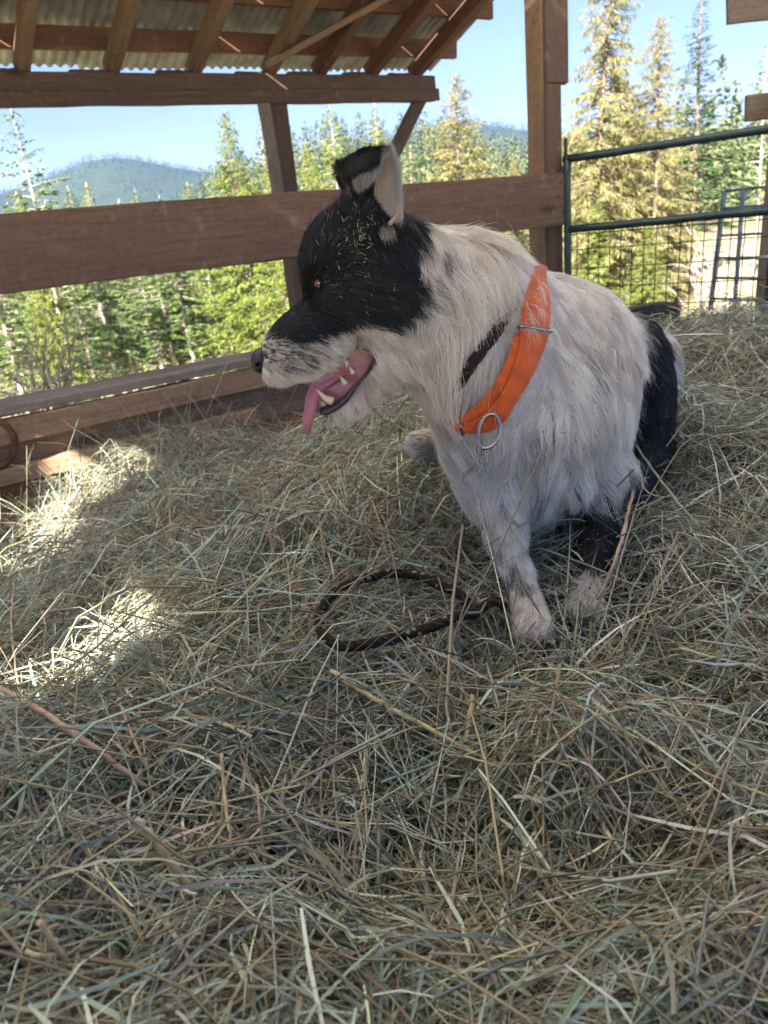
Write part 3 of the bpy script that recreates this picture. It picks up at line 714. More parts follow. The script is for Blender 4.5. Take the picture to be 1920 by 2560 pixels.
def hay_z(x, y):
    x = np.clip((np.asarray(x) + 2.6) / .02, 0, 259.99); y = np.clip((np.asarray(y) + 1.0) / .02, 0, 289.99)
    i = x.astype(int); j = y.astype(int); a = x - i; b = y - j
    return (HZ[i, j] * (1 - a) + HZ[i + 1, j] * a) * (1 - b) + (HZ[i, j + 1] * (1 - a) + HZ[i + 1, j + 1] * a) * b
def inside(x, y, m=.03): return ((x - WA[0]) * WN[0] + (y - WA[1]) * WN[1] < -m)

def hay_hit(x, y, up=.0):
    r = ray(x, y); ds = np.linspace(.25, 3.5, 1600); P = ds[:, None] * r[None]
    k = np.nonzero(P[:, 2] < hay_z(P[:, 0], P[:, 1]) + up)[0]; return P[k[0]] if len(k) else P[-1]
rope_px = [(1260, 1496), (1237, 1502), (1188, 1529), (1134, 1545), (1080, 1567), (1004, 1589), (944, 1605), (879, 1616), (825, 1605), (798, 1562), (808, 1518), (846, 1475), (906, 1448), (982, 1434), (1047, 1440), (1101, 1464), (1150, 1486), (1185, 1512)]
rpts = [hay_hit(x, y, .034) for x, y in rope_px]; rpts[-1] = rpts[-1] - WUP * .02; rpts[0] = rpts[0] - WUP * .012
rope_line = smooth_path(rpts, 160)[:, :2]
def on_rope(X, Y, r=.010):
    out = np.zeros(len(X), bool)
    m = (np.abs(X.mean(1) - rope_line[:, 0].mean()) < .4) & (np.abs(Y.mean(1) - rope_line[:, 1].mean()) < .4)
    idx = np.nonzero(m)[0]
    for a in range(0, len(idx), 2000):
        k = idx[a:a + 2000]; d2 = (X[k][:, :, None] - rope_line[:, 0]) ** 2 + (Y[k][:, :, None] - rope_line[:, 1]) ** 2; out[k] = (d2 < r * r).any((1, 2))
    return out
PAL = np.array([(.265, .270, .175), (.305, .310, .215), (.225, .245, .165), (.37, .33, .20), (.43, .37, .225), (.30, .22, .15), (.20, .125, .08), (.15, .17, .085), (.34, .245, .195), (.385, .385, .30)]) * 1.75
PAL = (PAL * .75 + PAL.mean(1, keepdims=True) * .25) * np.array([.89, .99, 1.02])
PALW = np.array([.21, .19, .14, .12, .08, .06, .06, .05, .04, .05]); PALW /= PALW.sum()
def strands(n, rg, kind, near=True):
    """n hay strands lying on the pile; ribbons or thin stalks"""
    pts = np.zeros((0, 2))
    while len(pts) < n:
        x = rg.uniform(-2.0, 2.2, n * 4); y = rg.uniform(.05, 4.2, n * 4); d = np.hypot(x, y)
        p = np.clip(.55 / np.maximum(d, .4), 0, 1.3) ** 1.55
        inview = np.abs(x) < .42 + .62 * y
        p = p * np.where(inview, 1, .18)
        den = np.clip((fbm(x * 9, y * 9, 41, 3) - .30) * 4.5, .22, 1) * (1 - .6 * np.exp(-(((x - .09) / .16) ** 2 + ((y - .46) / .09) ** 2)))
        k = (rg.uniform(0, 1.3, n * 4) < p * den) & inside(x, y)
        pts = np.vstack([pts, np.stack([x, y], 1)[k]])
    c = pts[:n]; d0 = np.hypot(c[:, 0], c[:, 1])
    K = 5 if kind == 'blade' else 4
    th = (fbm(c[:, 0] * 2.6, c[:, 1] * 2.6, 77, 3)) * 14 + rg.normal(0, 1.2, n)
    L = np.clip(rg.lognormal(math.log(.078 if kind == 'blade' else .115), .5, n), .02, .36)
    pit = rg.normal(0, .26, n) + (rg.uniform(size=n) < .06) * rg.uniform(.2, .9, n)
    wn_ = (c[:, 0] - WA[0]) * WN[0] + (c[:, 1] - WA[1]) * WN[1]; pit = np.clip(pit, -.6, .6) + np.where((wn_ > -.75) & (rg.uniform(size=n) < .35), np.abs(rg.normal(0, .7, n)), 0)
    off = -.105 * rg.uniform(0, 1, n) ** .9 + .014; pit = np.where(d0 < .75, np.clip(pit, -.35, .35), pit); L = np.where(d0 < .5, np.minimum(L, .16), L)
    s = np.linspace(-.5, .5, K)
    cv = rg.normal(0, .20 if kind == 'blade' else .05, n)
    ang = th[:, None] + cv[:, None] * s[None] * 2 + (rg.uniform(size=n) < .15)[:, None] * (s[None] > rg.uniform(-.3, .3, n)[:, None]) * rg.normal(0, .6, n)[:, None]
    step = L[:, None] / (K - 1)
    dx = np.cumsum(np.cos(ang) * step, 1); dy = np.cumsum(np.sin(ang) * step, 1)
    X = c[:, :1] + dx - dx.mean(1, keepdims=True); Y = c[:, 1:] + dy - dy.mean(1, keepdims=True)
    zz = hay_z(X, Y)
    zs = zz.mean(1, keepdims=True) + (zz - zz.mean(1, keepdims=True)) * .85
    arch = rg.normal(.0, .02, n)
    Z = zs + off[:, None] + np.clip(np.tan(np.clip(pit, -1.2, 1.2))[:, None], -1.4, 1.4) * (s[None] + .35 * np.sign(pit)[:, None]) * L[:, None] + arch[:, None] * (1 - 4 * s[None] ** 2) * (L / .12)[:, None] * .6
    P = np.stack([X, Y, Z], -1)
    ok = inside(X, Y, .02).all(1) & ~(on_rope(X, Y) & (off > -.022) & (rg.uniform(size=n) < .86)); P = P[ok]; n = len(P); d0 = d0[ok]
    T = np.gradient(P, axis=1); T /= np.linalg.norm(T, axis=-1)[..., None]
    roll = rg.normal(0, .7, n)
    up = np.array([0, 0, 1.0]); sd = np.cross(T, up); sd /= np.linalg.norm(sd, axis=-1)[..., None] + 1e-9
    nn = np.cross(sd, T)
    tw = roll[:, None] + rg.normal(0, .8, n)[:, None] * s[None]
    sd2 = sd * np.cos(tw)[..., None] + nn * np.sin(tw)[..., None]; nn2 = np.cross(sd2, T)
    ci = rg.choice(len(PAL), n, p=PALW)
    col = PAL[ci] * np.where(rg.uniform(size=(n, 1)) < .12, rg.uniform(1.1, 1.6, (n, 1)), rg.uniform(.28, 1.05, (n, 1))) * (1 + rg.normal(0, .04, (n, 3)))
    if kind == 'blade':
        w = (.00045 + .0015 * rg.uniform(0, 1, n) ** 2.4)[:, None] * np.interp(s, [-.5, -.3, .2, .5], [.7, 1, .85, .12])[None]
        v = np.stack([P - sd2 * w[..., None], P + sd2 * w[..., None]], 2)
        m = 2
        prs = [(0, 1)]
    else:
        col = np.where(rg.uniform(size=(n, 1)) < .62, np.array([.42, .345, .20]) * rg.uniform(.6, 1.15, (n, 1)), col)
        w = rg.uniform(.0006, .0015, n)[:, None] * np.ones((1, K)) * (1 + .0 * s)
        w[rg.uniform(size=n) < .08] *= 1.5
        v = np.stack([P + (sd2 * math.cos(a) + nn2 * math.sin(a)) * w[..., None] for a in (0, 2.094, 4.189)], 2)
        m = 3; prs = [(0, 1), (1, 2), (2, 0)]
    v = v.reshape(n, K * m, 3)
    f = []
    for i in range(K - 1):
        for a, b in prs: f.append((i * m + a, i * m + b, (i + 1) * m + b, (i + 1) * m + a))
    f = np.array(f)
    F_ = (f[None] + (np.arange(n) * K * m)[:, None, None]).reshape(-1, 4)
    colv = np.repeat(col, K * m, 0)
    return v.reshape(-1, 3), F_, colv
rg = np.random.default_rng(99)
M['hay'] = attr_mat('hay strand', .48, .4, .15)
V, Fc, Cc, o_ = [], [], [], 0
for cnt, kind in ((HAY_BLADES, 'blade'), (HAY_STEMS, 'stem')):
    v, f, c = strands(cnt, rg, kind); V.append(v); Fc.append(f + o_); Cc.append(c); o_ += len(v)
# seed heads: short barbed plumes
sv, sf, sc_, so = [], [], [], 0
for i in range(150):
    x = rg.uniform(-.9, 1.1); y = rg.uniform(.25, 2.2)
    if abs(x) > .3 + .6 * y: continue
    a = rg.uniform(0, 6.28); L = rg.uniform(.025, .06); el = rg.uniform(-.1, .5)
    d = np.array([math.cos(a) * math.cos(el), math.sin(a) * math.cos(el), math.sin(el)]); p = np.array([x, y, float(hay_z(x, y)) + .008])
    col = PAL[rg.choice([3, 4, 8, 9, 9])] * rg.uniform(.85, 1.2)
    for k in range(34):
        s = rg.uniform(0, 1); b = p + d * L * s; e = unit(d * 1.2 + rg.normal(0, .45, 3)); l = .010 * (1 - .55 * s) * rg.uniform(.7, 1.3)
        q = unit(np.cross(e, rg.normal(0, 1, 3))) * .0011
        sv += [b, b + e * l * .5 + q, b + e * l, b + e * l * .5 - q]; sf.append((so, so + 1, so + 2, so + 3)); sc_ += [col] * 4; so += 4
V.append(np.array(sv)); Fc.append(np.array(sf) + o_); Cc.append(np.array(sc_))
hay_me = mesh('hay', np.vstack(V), np.vstack(Fc), M['hay'])
set_color(hay_me, np.vstack(Cc))
hay = bpy.data.objects.new('hay', hay_me); link(hay); tag(hay, 'loose grey-green hay strands covering the pile', 'hay', kind='stuff')
# the packed pile beneath
k1, k2 = len(hx), len(hy)
I, J = np.meshgrid(np.arange(k1 - 1), np.arange(k2 - 1), indexing='ij')
pf = np.stack([I * k2 + J, (I + 1) * k2 + J, (I + 1) * k2 + J + 1, I * k2 + J + 1], -1).reshape(-1, 4)
pv = np.stack([HX, HY, HZ - .10], -1).reshape(-1, 3)
keep = inside(pv[pf].mean(1)[:, 0], pv[pf].mean(1)[:, 1], .0)
M['pile'] = noisy('packed hay', (.022, .017, .011), (.065, .052, .032), 60, .95, .1, 0, .8, 8, .01)  # colour darkened to put shade into the gaps between strands
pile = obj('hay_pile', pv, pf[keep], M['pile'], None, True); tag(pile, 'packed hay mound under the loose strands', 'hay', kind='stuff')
# ------------------------------------------------------------------ dog: body as one surface from a signed distance field
import openvdb
from mathutils.bvhtree import BVHTree
HO = at(830, 750, 0.985)                       # middle of the head (mid-plane)
HW = -ray(830, 750); HW[2] = 0; HW = unit(HW)  # sideways axis of the head, towards the viewer
HR = unit(np.cross(np.array([0, 0, 1.0]), HW)); HU = np.array([0, 0, 1.0])
HS = 0.985 / F_PX * 1.0                        # metres per picture pixel at the head
def hp(x, y, c=0.0):
    """point of the head: profile position and sideways offset c (both in pixels of the profile)"""
    r = ray(x, y); return r * ((HO @ HW + c * HS) / (r @ HW))
def hab(p): q = np.asarray(p) - HO; return np.stack([q @ HR, q @ HU], -1)
def poly_ab(pts, c=0.0): return np.array([hab(hp(x, y, c)) for x, y in pts])

VOX = 0.0036
dmin = np.array([-.30, .70, -.66]); dmax = np.array([.80, 1.80, .13])
dn = ((dmax - dmin) / VOX).astype(int) + 1
gxs = [dmin[k] + VOX * np.arange(dn[k]) for k in range(3)]
SDF = np.full(dn, .05, np.float32)
def sub(lo, hi):
    a = np.maximum(((lo - dmin) / VOX).astype(int), 0); b = np.minimum(((hi - dmin) / VOX).astype(int) + 2, dn)
    sl = tuple(slice(a[k], b[k]) for k in range(3))
    X, Y, Z = np.meshgrid(*[gxs[k][sl[k]] for k in range(3)], indexing='ij')
    return sl, np.stack([X, Y, Z], -1).astype(np.float32)
def smin(a, b, k):
    h = np.clip(.5 + .5 * (b - a) / k, 0, 1); return b * (1 - h) + a * h - k * h * (1 - h)
def ell_d(P, c, ax, r):
    q = (P - c.astype(np.float32)) @ np.array(ax, np.float32).T
    r = np.array(r, np.float32); k0 = np.sqrt(((q / r) ** 2).sum(-1)); k1 = np.sqrt(((q / r**2) ** 2).sum(-1)) + 1e-9
    return k0 * (k0 - 1) / k1
def add_ell(c, ax, r, k=.03):
    R = max(r) + .06; sl, P = sub(c - R, c + R)
    SDF[sl] = smin(SDF[sl], ell_d(P, c, ax, r), k)
def cap_d(P, a, b, ra, rb):
    ab = b - a; L2 = ab @ ab; t = np.clip(((P - a.astype(np.float32)) @ ab.astype(np.float32)) / L2, 0, 1)
    q = P - a - t[..., None] * ab; return np.sqrt((q**2).sum(-1)) - (ra + (rb - ra) * t)
def add_cap(a, b, ra, rb, k=.03):
    R = max(ra, rb) + .06; sl, P = sub(np.minimum(a, b) - R, np.maximum(a, b) + R)
    SDF[sl] = smin(SDF[sl], cap_d(P, a, b, ra, rb).astype(np.float32), k)
def carve_ell(c, ax, r, k=.008):
    R = max(r) + .03; sl, P = sub(c - R, c + R); SDF[sl] = -smin(-SDF[sl], ell_d(P, c, ax, r), k)
EYE3 = np.eye(3)
def hell(x, y, ra, rb, rc, ang=0.0, c=0.0, k=.02):
    """head ellipsoid: profile centre and radii in pixels, ang = tilt of the first axis (degrees, up is +)"""
    a = math.radians(ang); e1 = HR * math.cos(a) + HU * math.sin(a); e2 = -HR * math.sin(a) + HU * math.cos(a)
    add_ell(hp(x, y, c), [e1, e2, HW], (ra * HS, rb * HS, rc * HS), k)

# body
camx, camy = RGT, UPV
bax = [RGT, UPV, -FWD]
add_ell(at(1335, 1055, 1.16), bax, (.120, .150, .125), .04)           # chest
add_ell(at(1220, 1060, 1.12), bax, (.066, .130, .075), .05)           # shoulder on the left of the picture
add_ell(at(1478, 975, 1.19), bax, (.067, .138, .088), .05)            # near shoulder
add_ell(at(1395, 880, 1.21), bax, (.105, .105, .105), .05)            # withers
add_cap(at(1410, 905, 1.26), at(1530, 915, 1.50), .102, .092, .04)    # back
add_ell(at(1405, 1080, 1.34), bax, (.088, .15, .12), .05)              # belly
add_ell(at(1590, 1000, 1.43), bax, (.062, .155, .10), .03)            # near thigh
add_cap(at(1605, 1120, 1.43), at(1550, 1250, 1.26), .055, .040, .03)
add_ell(at(1655, 950, 1.62), bax, (.036, .10, .06), .02)              # tail root side
add_cap(at(1175, 1112, 1.40), at(1048, 1112, 1.30), .040, .024, .02)  # far hind foot
# neck
add_cap(hp(985, 690, 0), at(1170, 800, 1.075), .074, .094, .05)
add_cap(at(1150, 750, 1.08), at(1322, 875, 1.17), .090, .104, .045)
add_cap(at(1090, 830, 1.02), at(1250, 1010, 1.10), .062, .090, .05)
# front legs
def limb(pts, k=.02):
    for (a, ra), (b, rb) in zip(pts[:-1], pts[1:]): add_cap(at(*a), at(*b), ra, rb, k)
limb([((1240, 1225, 1.11), .042), ((1266, 1355, 1.07), .0225), ((1294, 1430, 1.05), .0160), ((1316, 1505, 1.025), .0140), ((1326, 1550, 1.01), .0175), ((1334, 1568, .995), .0200)])
limb([((1498, 1190, 1.15), .048), ((1490, 1320, 1.11), .0205), ((1486, 1390, 1.095), .0165), ((1475, 1450, 1.075), .0135), ((1468, 1490, 1.06), .0160), ((1466, 1510, 1.05), .0185)])
for dx in (-24, -8, 9, 25):                                            # toes
    add_ell(at(1335 + dx, 1578 - abs(dx) * .25, .982), bax, (.0088, .013, .015), .006)
    add_ell(at(1466 + dx, 1522 - abs(dx) * .25, 1.035), bax, (.0088, .013, .015), .006)
# head
hell(890, 636, 130, 116, 100, 15)                                       # skull
hell(935, 735, 95, 92, 100, 0)                                         # cheeks
hell(845, 690, 88, 72, 80, 25)                                         # face
hell(795, 662, 34, 26, 30, 40, c=40, k=.010); hell(795, 662, 34, 26, 30, 40, c=-40, k=.010); hell(868, 742, 58, 26, 30, -12, c=72, k=.012); hell(868, 742, 58, 26, 30, -12, c=-72, k=.012)                                # brows
hell(760, 835, 98, 66, 52, 28, k=.025)                                 # muzzle
hell(702, 885, 44, 50, 46, 20, k=.02)                                  # front of the muzzle
hell(745, 905, 70, 38, 55, 14, k=.02)                                  # lips
hell(690, 925, 36, 32, 44, 0, k=.015)
hell(812, 878, 78, 50, 62, 30, k=.02)                                  # flews
hell(960, 890, 66, 66, 74, 40, k=.02)                                  # jaw hinge
add_cap(hp(960, 935), hp(848, 1018), 44 * HS, 21 * HS, .012)           # lower jaw
hell(880, 1005, 52, 26, 40, 38, k=.012)
hell(900, 525, 36, 46, 30, 60, c=58, k=.02); hell(900, 525, 36, 46, 30, 60, c=-58, k=.02)   # ear bases
hell(980, 600, 44, 50, 26, 80, c=60, k=.02); hell(980, 600, 44, 50, 26, 80, c=-60, k=.02)
# mouth opening
MOUTH = [(700, 985), (757, 966), (800, 938), (850, 908), (886, 880), (912, 870), (930, 878), (934, 900), (915, 935), (884, 972), (856, 1006), (822, 1026), (800, 1034), (770, 1070)]
mab = poly_ab(MOUTH, 40)
def poly_sd(P2, poly):
    d = np.full(P2.shape[:-1], 1e9, np.float32); inside_ = np.zeros(P2.shape[:-1], bool)
    for i in range(len(poly)):
        a, b = poly[i], poly[(i + 1) % len(poly)]; e = b - a; w = P2 - a
        t = np.clip((w @ e) / (e @ e), 0, 1); q = w - t[..., None] * e; d = np.minimum(d, (q**2).sum(-1))
        c = ((a[1] <= P2[..., 1]) != (b[1] <= P2[..., 1])) & (P2[..., 0] < (b[0] - a[0]) * (P2[..., 1] - a[1]) / (b[1] - a[1] + 1e-12) + a[0]); inside_ ^= c
    d = np.sqrt(d); return np.where(inside_, -d, d)
mc = hp(850, 950); sl, P = sub(mc - .12, mc + .12)
md = poly_sd(hab(P), mab) + .001
SDF[sl] = -smin(-SDF[sl], md.astype(np.float32), .004)
grid = openvdb.FloatGrid(.05); grid.copyFromArray(SDF)
bp_, bq_ = grid.convertToQuads(0.0)
bpts = np.asarray(bp_, float) * VOX + dmin; bquads = np.asarray(bq_)[:, ::-1].copy()
_me = mesh('probe', bpts, bquads); _bvh = BVHTree.FromPolygons([tuple(p) for p in bpts], [tuple(q) for q in bquads.tolist()])
# orientation check
def surf(x, y):
    h = _bvh.ray_cast(Vector((0, 0, 0)), Vector(unit(ray(x, y))))
    return (np.array(h[0]), np.array(h[1])) if h[0] is not None else (None, None)
_n = np.array(_me.polygons[0].normal); 
_s = surf(1335, 1055)
if _s[1] @ FWD > 0: bquads = bquads[:, ::-1].copy(); _bvh = BVHTree.FromPolygons([tuple(p) for p in bpts], [tuple(q) for q in bquads.tolist()])
bpy.data.meshes.remove(_me)

# ears: a cupped sheet whose tip folds forward
EAR = [[(890, 560, 62), (940, 602, 62), (1002, 612, 86)], [(884, 490, 80), (932, 490, 54), (1000, 500, 92)], [(872, 440, 88), (924, 425, 70), (996, 432, 99)],
       [(855, 414, 97), (912, 384, 97), (982, 379, 105)], [(850, 419, 110), (908, 386, 124), (972, 380, 118)], [(858, 440, 122), (906, 426, 146), (958, 398, 124)], [(880, 460, 117), (905, 464, 126), (940, 436, 121)]]
def ear_grid(sign):
    g = np.array([[hp(x, y, c) for x, y, c in row] for row in EAR])
    if sign < 0:
        d = (g - HO) @ HW; g = g - HW * (2 * d)[..., None]
    rows = np.array([smooth_path(g[:, k], 34) for k in range(3)]).transpose(1, 0, 2)
    return np.array([smooth_path(r, 15) for r in rows])
def ear_mesh(sign, th=.0030):
    g = ear_grid(sign); a, b = g.shape[:2]
    du = np.gradient(g, axis=0); dv = np.gradient(g, axis=1); n = np.cross(du, dv); n /= np.linalg.norm(n, axis=-1)[..., None] + 1e-12
    if (n[6, 7] @ HW) * sign < 0: n = -n
    vi, vo = (g + n * th).reshape(-1, 3), (g - n * th).reshape(-1, 3)
    f = []
    for i in range(a - 1):
        for j in range(b - 1):
            q = (i * b + j, i * b + j + 1, (i + 1) * b + j + 1, (i + 1) * b + j)
            f.append(q); f.append(tuple(a * b + t for t in q[::-1]))
    rim = [(i, 0) for i in range(a)] + [(a - 1, j) for j in range(1, b)] + [(i, b - 1) for i in range(a - 2, -1, -1)]
    for (p, q) in zip(rim[:-1], rim[1:]):
        i0, i1 = p[0] * b + p[1], q[0] * b + q[1]; f.append((i0, i1, a * b + i1, a * b + i0))
    v = np.vstack([vi, vo]); f = np.array(f)
    e = np.cross(v[f[0, 1]] - v[f[0, 0]], v[f[0, 3]] - v[f[0, 0]])
    if e @ n[0, 0] < 0: f = f[:, ::-1]
    side = np.concatenate([np.ones(a * b), -np.ones(a * b)])             # +1 inner, -1 outer
    tdir = np.concatenate([du.reshape(-1, 3)] * 2)
    edge = np.minimum.reduce([np.arange(b), b - 1 - np.arange(b)]); edge = np.tile(np.tile(edge, a), 2)
    row = np.tile(np.repeat(np.arange(a), b), 2)
    return v, f, side, tdir, edge, row
e1, e2 = ear_mesh(1), ear_mesh(-1)
DV = np.vstack([bpts, e1[0], e2[0]]); nb_, ne_ = len(bpts), len(e1[0])
DF = np.vstack([bquads, e1[1] + nb_, e2[1] + nb_ + ne_])
EAR_SIDE = np.concatenate([np.zeros(nb_), e1[2], e2[2]]); EAR_DIR = np.vstack([np.zeros((nb_, 3)), e1[3], e2[3]])
EAR_EDGE = np.concatenate([np.full(nb_, 99), e1[4], e2[4]]); EAR_ROW = np.concatenate([np.full(nb_, -1), e1[5], e2[5]])

# coat pattern: 0 white .. 1 black, laid out on the head's profile and by body part
BLACK = poly_ab([(660, 852), (672, 815), (695, 770), (712, 745), (705, 660), (720, 590), (780, 505), (840, 470), (840, 420), (900, 400), (1000, 420), (1030, 480), (1062, 560), (1052, 615), (1030, 650), (1044, 682),
                 (1056, 712), (1050, 750), (1024, 790), (985, 818), (940, 815), (902, 806), (862, 830), (800, 850), (745, 868), (700, 858)], 55)
SPECK = poly_ab([(640, 860), (672, 835), (745, 868), (805, 850), (810, 890), (770, 925), (700, 925), (655, 915)], 45)
thighA, thighB = at(1615, 940, 1.45), at(1565, 1225, 1.32)
legA, legB = at(1502, 1235, 1.13), at(1478, 1450, 1.075)
def seg_dist(P, a, b):
    ab = b - a; t = np.clip(((P - a) @ ab) / (ab @ ab), 0, 1); q = P - a - t[:, None] * ab; return np.linalg.norm(q, axis=1), t
def coat(P, rg):
    ab = hab(P); is_head = (np.abs((P - HO) @ HW) < .085) & (np.linalg.norm(P - HO, axis=1) < .24)
    jit = rg.normal(0, .0022, (len(P), 2))
    bl = np.clip(.5 - poly_sd(ab + jit, BLACK) / .005, 0, 1) * is_head
    sp = np.clip(.5 - poly_sd(ab + jit, SPECK) / .012, 0, 1) * is_head
    nzv = fbm(ab[:, 0] * 260, ab[:, 1] * 260, 5, 2)
    bl = np.maximum(bl, (sp * (nzv > .36) * .75))
    # thigh and near foreleg
    d1, _ = seg_dist(P, thighA, thighB); d1 = d1 + rg.normal(0, .006, len(P))
    bl = np.maximum(bl, (d1 < .125) * (P[:, 1] > 1.24) * ((P - at(1540, 950, 1.3)) @ RGT > .0))
    d3, _ = seg_dist(P, at(1612, 1060, 1.33), at(1560, 1265, 1.18)); bl = np.maximum(bl, (d3 + rg.normal(0, .005, len(P)) < .078))
    d2, t2 = seg_dist(P, legA, legB)
    tt = t2 + rg.normal(0, .05, len(P))
    bl = np.maximum(bl, (d2 < .075) * (tt > .12) * (tt < .95) * ((P - legA) @ RGT > -.05))
    u = (P @ RGT) / (P @ FWD) * F_PX + CX; v = CY - (P @ UPV) / (P @ FWD) * F_PX
    # grey ticking through the white coat, in patches; black tufts behind the ear
    pt = fbm(P[:, 0] * 22 + 3, P[:, 2] * 13, 21, 3)
    tick = np.clip((pt - .50) * 2.2, 0, .30) * ~is_head * (P[:, 1] < 1.6)
    for (x, y, r, a) in [(1108, 640, 26, .8), (1135, 585, 22, .6), (1085, 700, 16, .5)]:
        q = surf(x, y)[0]
        if q is not None: tick = np.maximum(tick, a * (np.linalg.norm((P - q) * np.array([1.7, 1.7, .7]), axis=1) < r * HS))
    legspk = (seg_dist(P, at(1240, 1330, 1.07), at(1275, 1430, 1.05))[0] < .05) * (fbm(P[:, 0] * 70, P[:, 2] * 60, 8, 2) > .44) * .55
    return np.where(bl > rg.uniform(0, 1, len(P)) * .98 + .01, 1, 0) , np.maximum(tick, legspk), is_head, sp
rgd = np.random.default_rng(12)
bk, tk, ish, _ = coat(DV, rgd)
skin = np.where(bk[:, None] > .5, np.array([.012, .011, .012]), np.array([.42, .385, .35]))
inm = (poly_sd(hab(DV), mab) < .004) & (np.linalg.norm(DV - mc, axis=1) < .14)
skin[inm] = (.10, .035, .035)
sel = EAR_SIDE != 0
skin[sel] = (.012, .011, .012); skin[(EAR_SIDE > 0) & ((DV - hp(934, 500, 60)) @ HR - ((DV - hp(934, 500, 60)) @ HU) * .25 > 0)] = (.46, .36, .28)

dog = empty('dog', at(1330, 1600, 1.0))
tag(dog, 'black and white long-haired dog sitting in the hay, head turned left, mouth open', 'dog')
M['skin'] = attr_mat('dog skin', .7, .2, 0)
bme = mesh('body', DV, DF, M['skin'], True); set_color(bme, skin)
body = bpy.data.objects.new('body', bme); link(body, dog)

# eye
def sphere(r, nu=24, nv=14):
    v, f = [], []
    for i in range(nv + 1):
        t = math.pi * i / nv
        for j in range(nu):
            p = 2 * math.pi * j / nu; v.append((r * math.sin(t) * math.cos(p), r * math.sin(t) * math.sin(p), r * math.cos(t)))
    for i in range(nv):
        for j in range(nu): f.append((i * nu + j, (i + 1) * nu + j, (i + 1) * nu + (j + 1) % nu, i * nu + (j + 1) % nu))
    return np.array(v), f
def eye_mat():
    m, nd, lk, b = new_mat('amber eye', .06, .6); b.inputs['Coat Weight'].default_value = 1.0; b.inputs['Coat Roughness'].default_value = .02
    t = nd.new('ShaderNodeTexCoord'); s = nd.new('ShaderNodeSeparateXYZ'); lk.new(t.outputs['Object'], s.inputs[0])
    mr = nd.new('ShaderNodeMapRange'); mr.inputs['From Min'].default_value = -.0085; mr.inputs['From Max'].default_value = .0085; lk.new(s.outputs['Z'], mr.inputs['Value'])
    n = nd.new('ShaderNodeTexNoise'); n.inputs['Scale'].default_value = 400; lk.new(t.outputs['Object'], n.inputs['Vector'])
    r = ramp(nd, [(0, (.05, .03, .025)), (.45, (.02, .012, .01)), (.54, (.06, .024, .010)), (.78, (.16, .065, .02)), (.92, (.08, .03, .01)), (.95, (.004, .004, .004))])
    ad = nd.new('ShaderNodeMath'); ad.operation = 'MULTIPLY_ADD'; ad.inputs[1].default_value = .10; lk.new(n.outputs['Fac'], ad.inputs[0]); lk.new(mr.outputs[0], ad.inputs[2])
    sb = nd.new('ShaderNodeMath'); sb.operation = 'SUBTRACT'; sb.inputs[1].default_value = .05; lk.new(ad.outputs[0], sb.inputs[0])
    lk.new(sb.outputs[0], r.inputs['Fac']); lk.new(r.outputs['Color'], b.inputs['Base Color']); return m
M['eye'] = eye_mat()
def glossy(name, c, rough=.35, spec=.5, bump=0, scale=300, sss=0):
    m, nd, lk, b = new_mat(name, rough, spec); b.inputs['Base Color'].default_value = (*c, 1)
    if sss: b.inputs['Subsurface Weight'].default_value = sss; b.inputs['Subsurface Radius'].default_value = (.006, .002, .0015); b.inputs['Subsurface Scale'].default_value = 1.0
    if bump:
        t = nd.new('ShaderNodeTexCoord'); n = nd.new('ShaderNodeTexVoronoi'); n.inputs['Scale'].default_value = scale; lk.new(t.outputs['Object'], n.inputs['Vector'])
        bp = nd.new('ShaderNodeBump'); bp.inputs['Strength'].default_value = bump; bp.inputs['Distance'].default_value = .001; lk.new(n.outputs['Distance'], bp.inputs['Height']); lk.new(bp.outputs[0], b.inputs['Normal'])
    return m
M['lid'] = glossy('black eyelid', (.010, .009, .009), .8, .15)
M['nose'] = glossy('black nose leather', (.016, .015, .017), .42, .5, .5, 900)
M['tongue'] = glossy('pink tongue', (.43, .155, .185), .34, .5, .25, 700, .25)
M['gum'] = glossy('red gum', (.34, .105, .11), .3, .5, .05, 900, .2)
M['lip'] = glossy('dark lip', (.05, .034, .042), .35, .5, .3, 250)
M['tooth'] = glossy('ivory tooth', (.60, .52, .38), .3, .5)
EYE_PT, EYE_N = surf(794, 708)
def add_eye(sign):
    p, n = EYE_PT.copy(), EYE_N.copy()
    if sign < 0:
        p = p - HW * 2 * ((p - HO) @ HW); n = n - HW * 2 * (n @ HW)
    c = p - n * .0050; g = unit(-HR * .86 + HW * sign * .50 + HU * .03)
    x = unit(np.cross(HU, g)); y = np.cross(g, x)
    v, f = sphere(.0084); obj('eye', v, f, M['eye'], dog, True, frame(c, x, y, g))
    # eyelids: a dark almond rim round the visible part
    ex = unit(-HR - n * (-HR @ n)); ey = np.cross(n, ex)
    if ey @ HU < 0: ey = -ey
    ring = []
    for a in np.linspace(0, 2 * np.pi, 36, endpoint=False):
        rx, ry = .0062 * math.cos(a), .0064 * math.sin(a) * (1 - .45 * max(0, math.cos(a)))
        q = p + ex * (rx + .0002) + ey * ry; d_ = unit(q - c); ring.append(c + d_ * .0085 + ex * (.0016 if math.cos(a) > .93 else 0))
    v, f = tube(ring, .0021, 8, closed=True); obj('eyelid', v, f, M['lid'], dog, True)
add_eye(1); add_eye(-1)

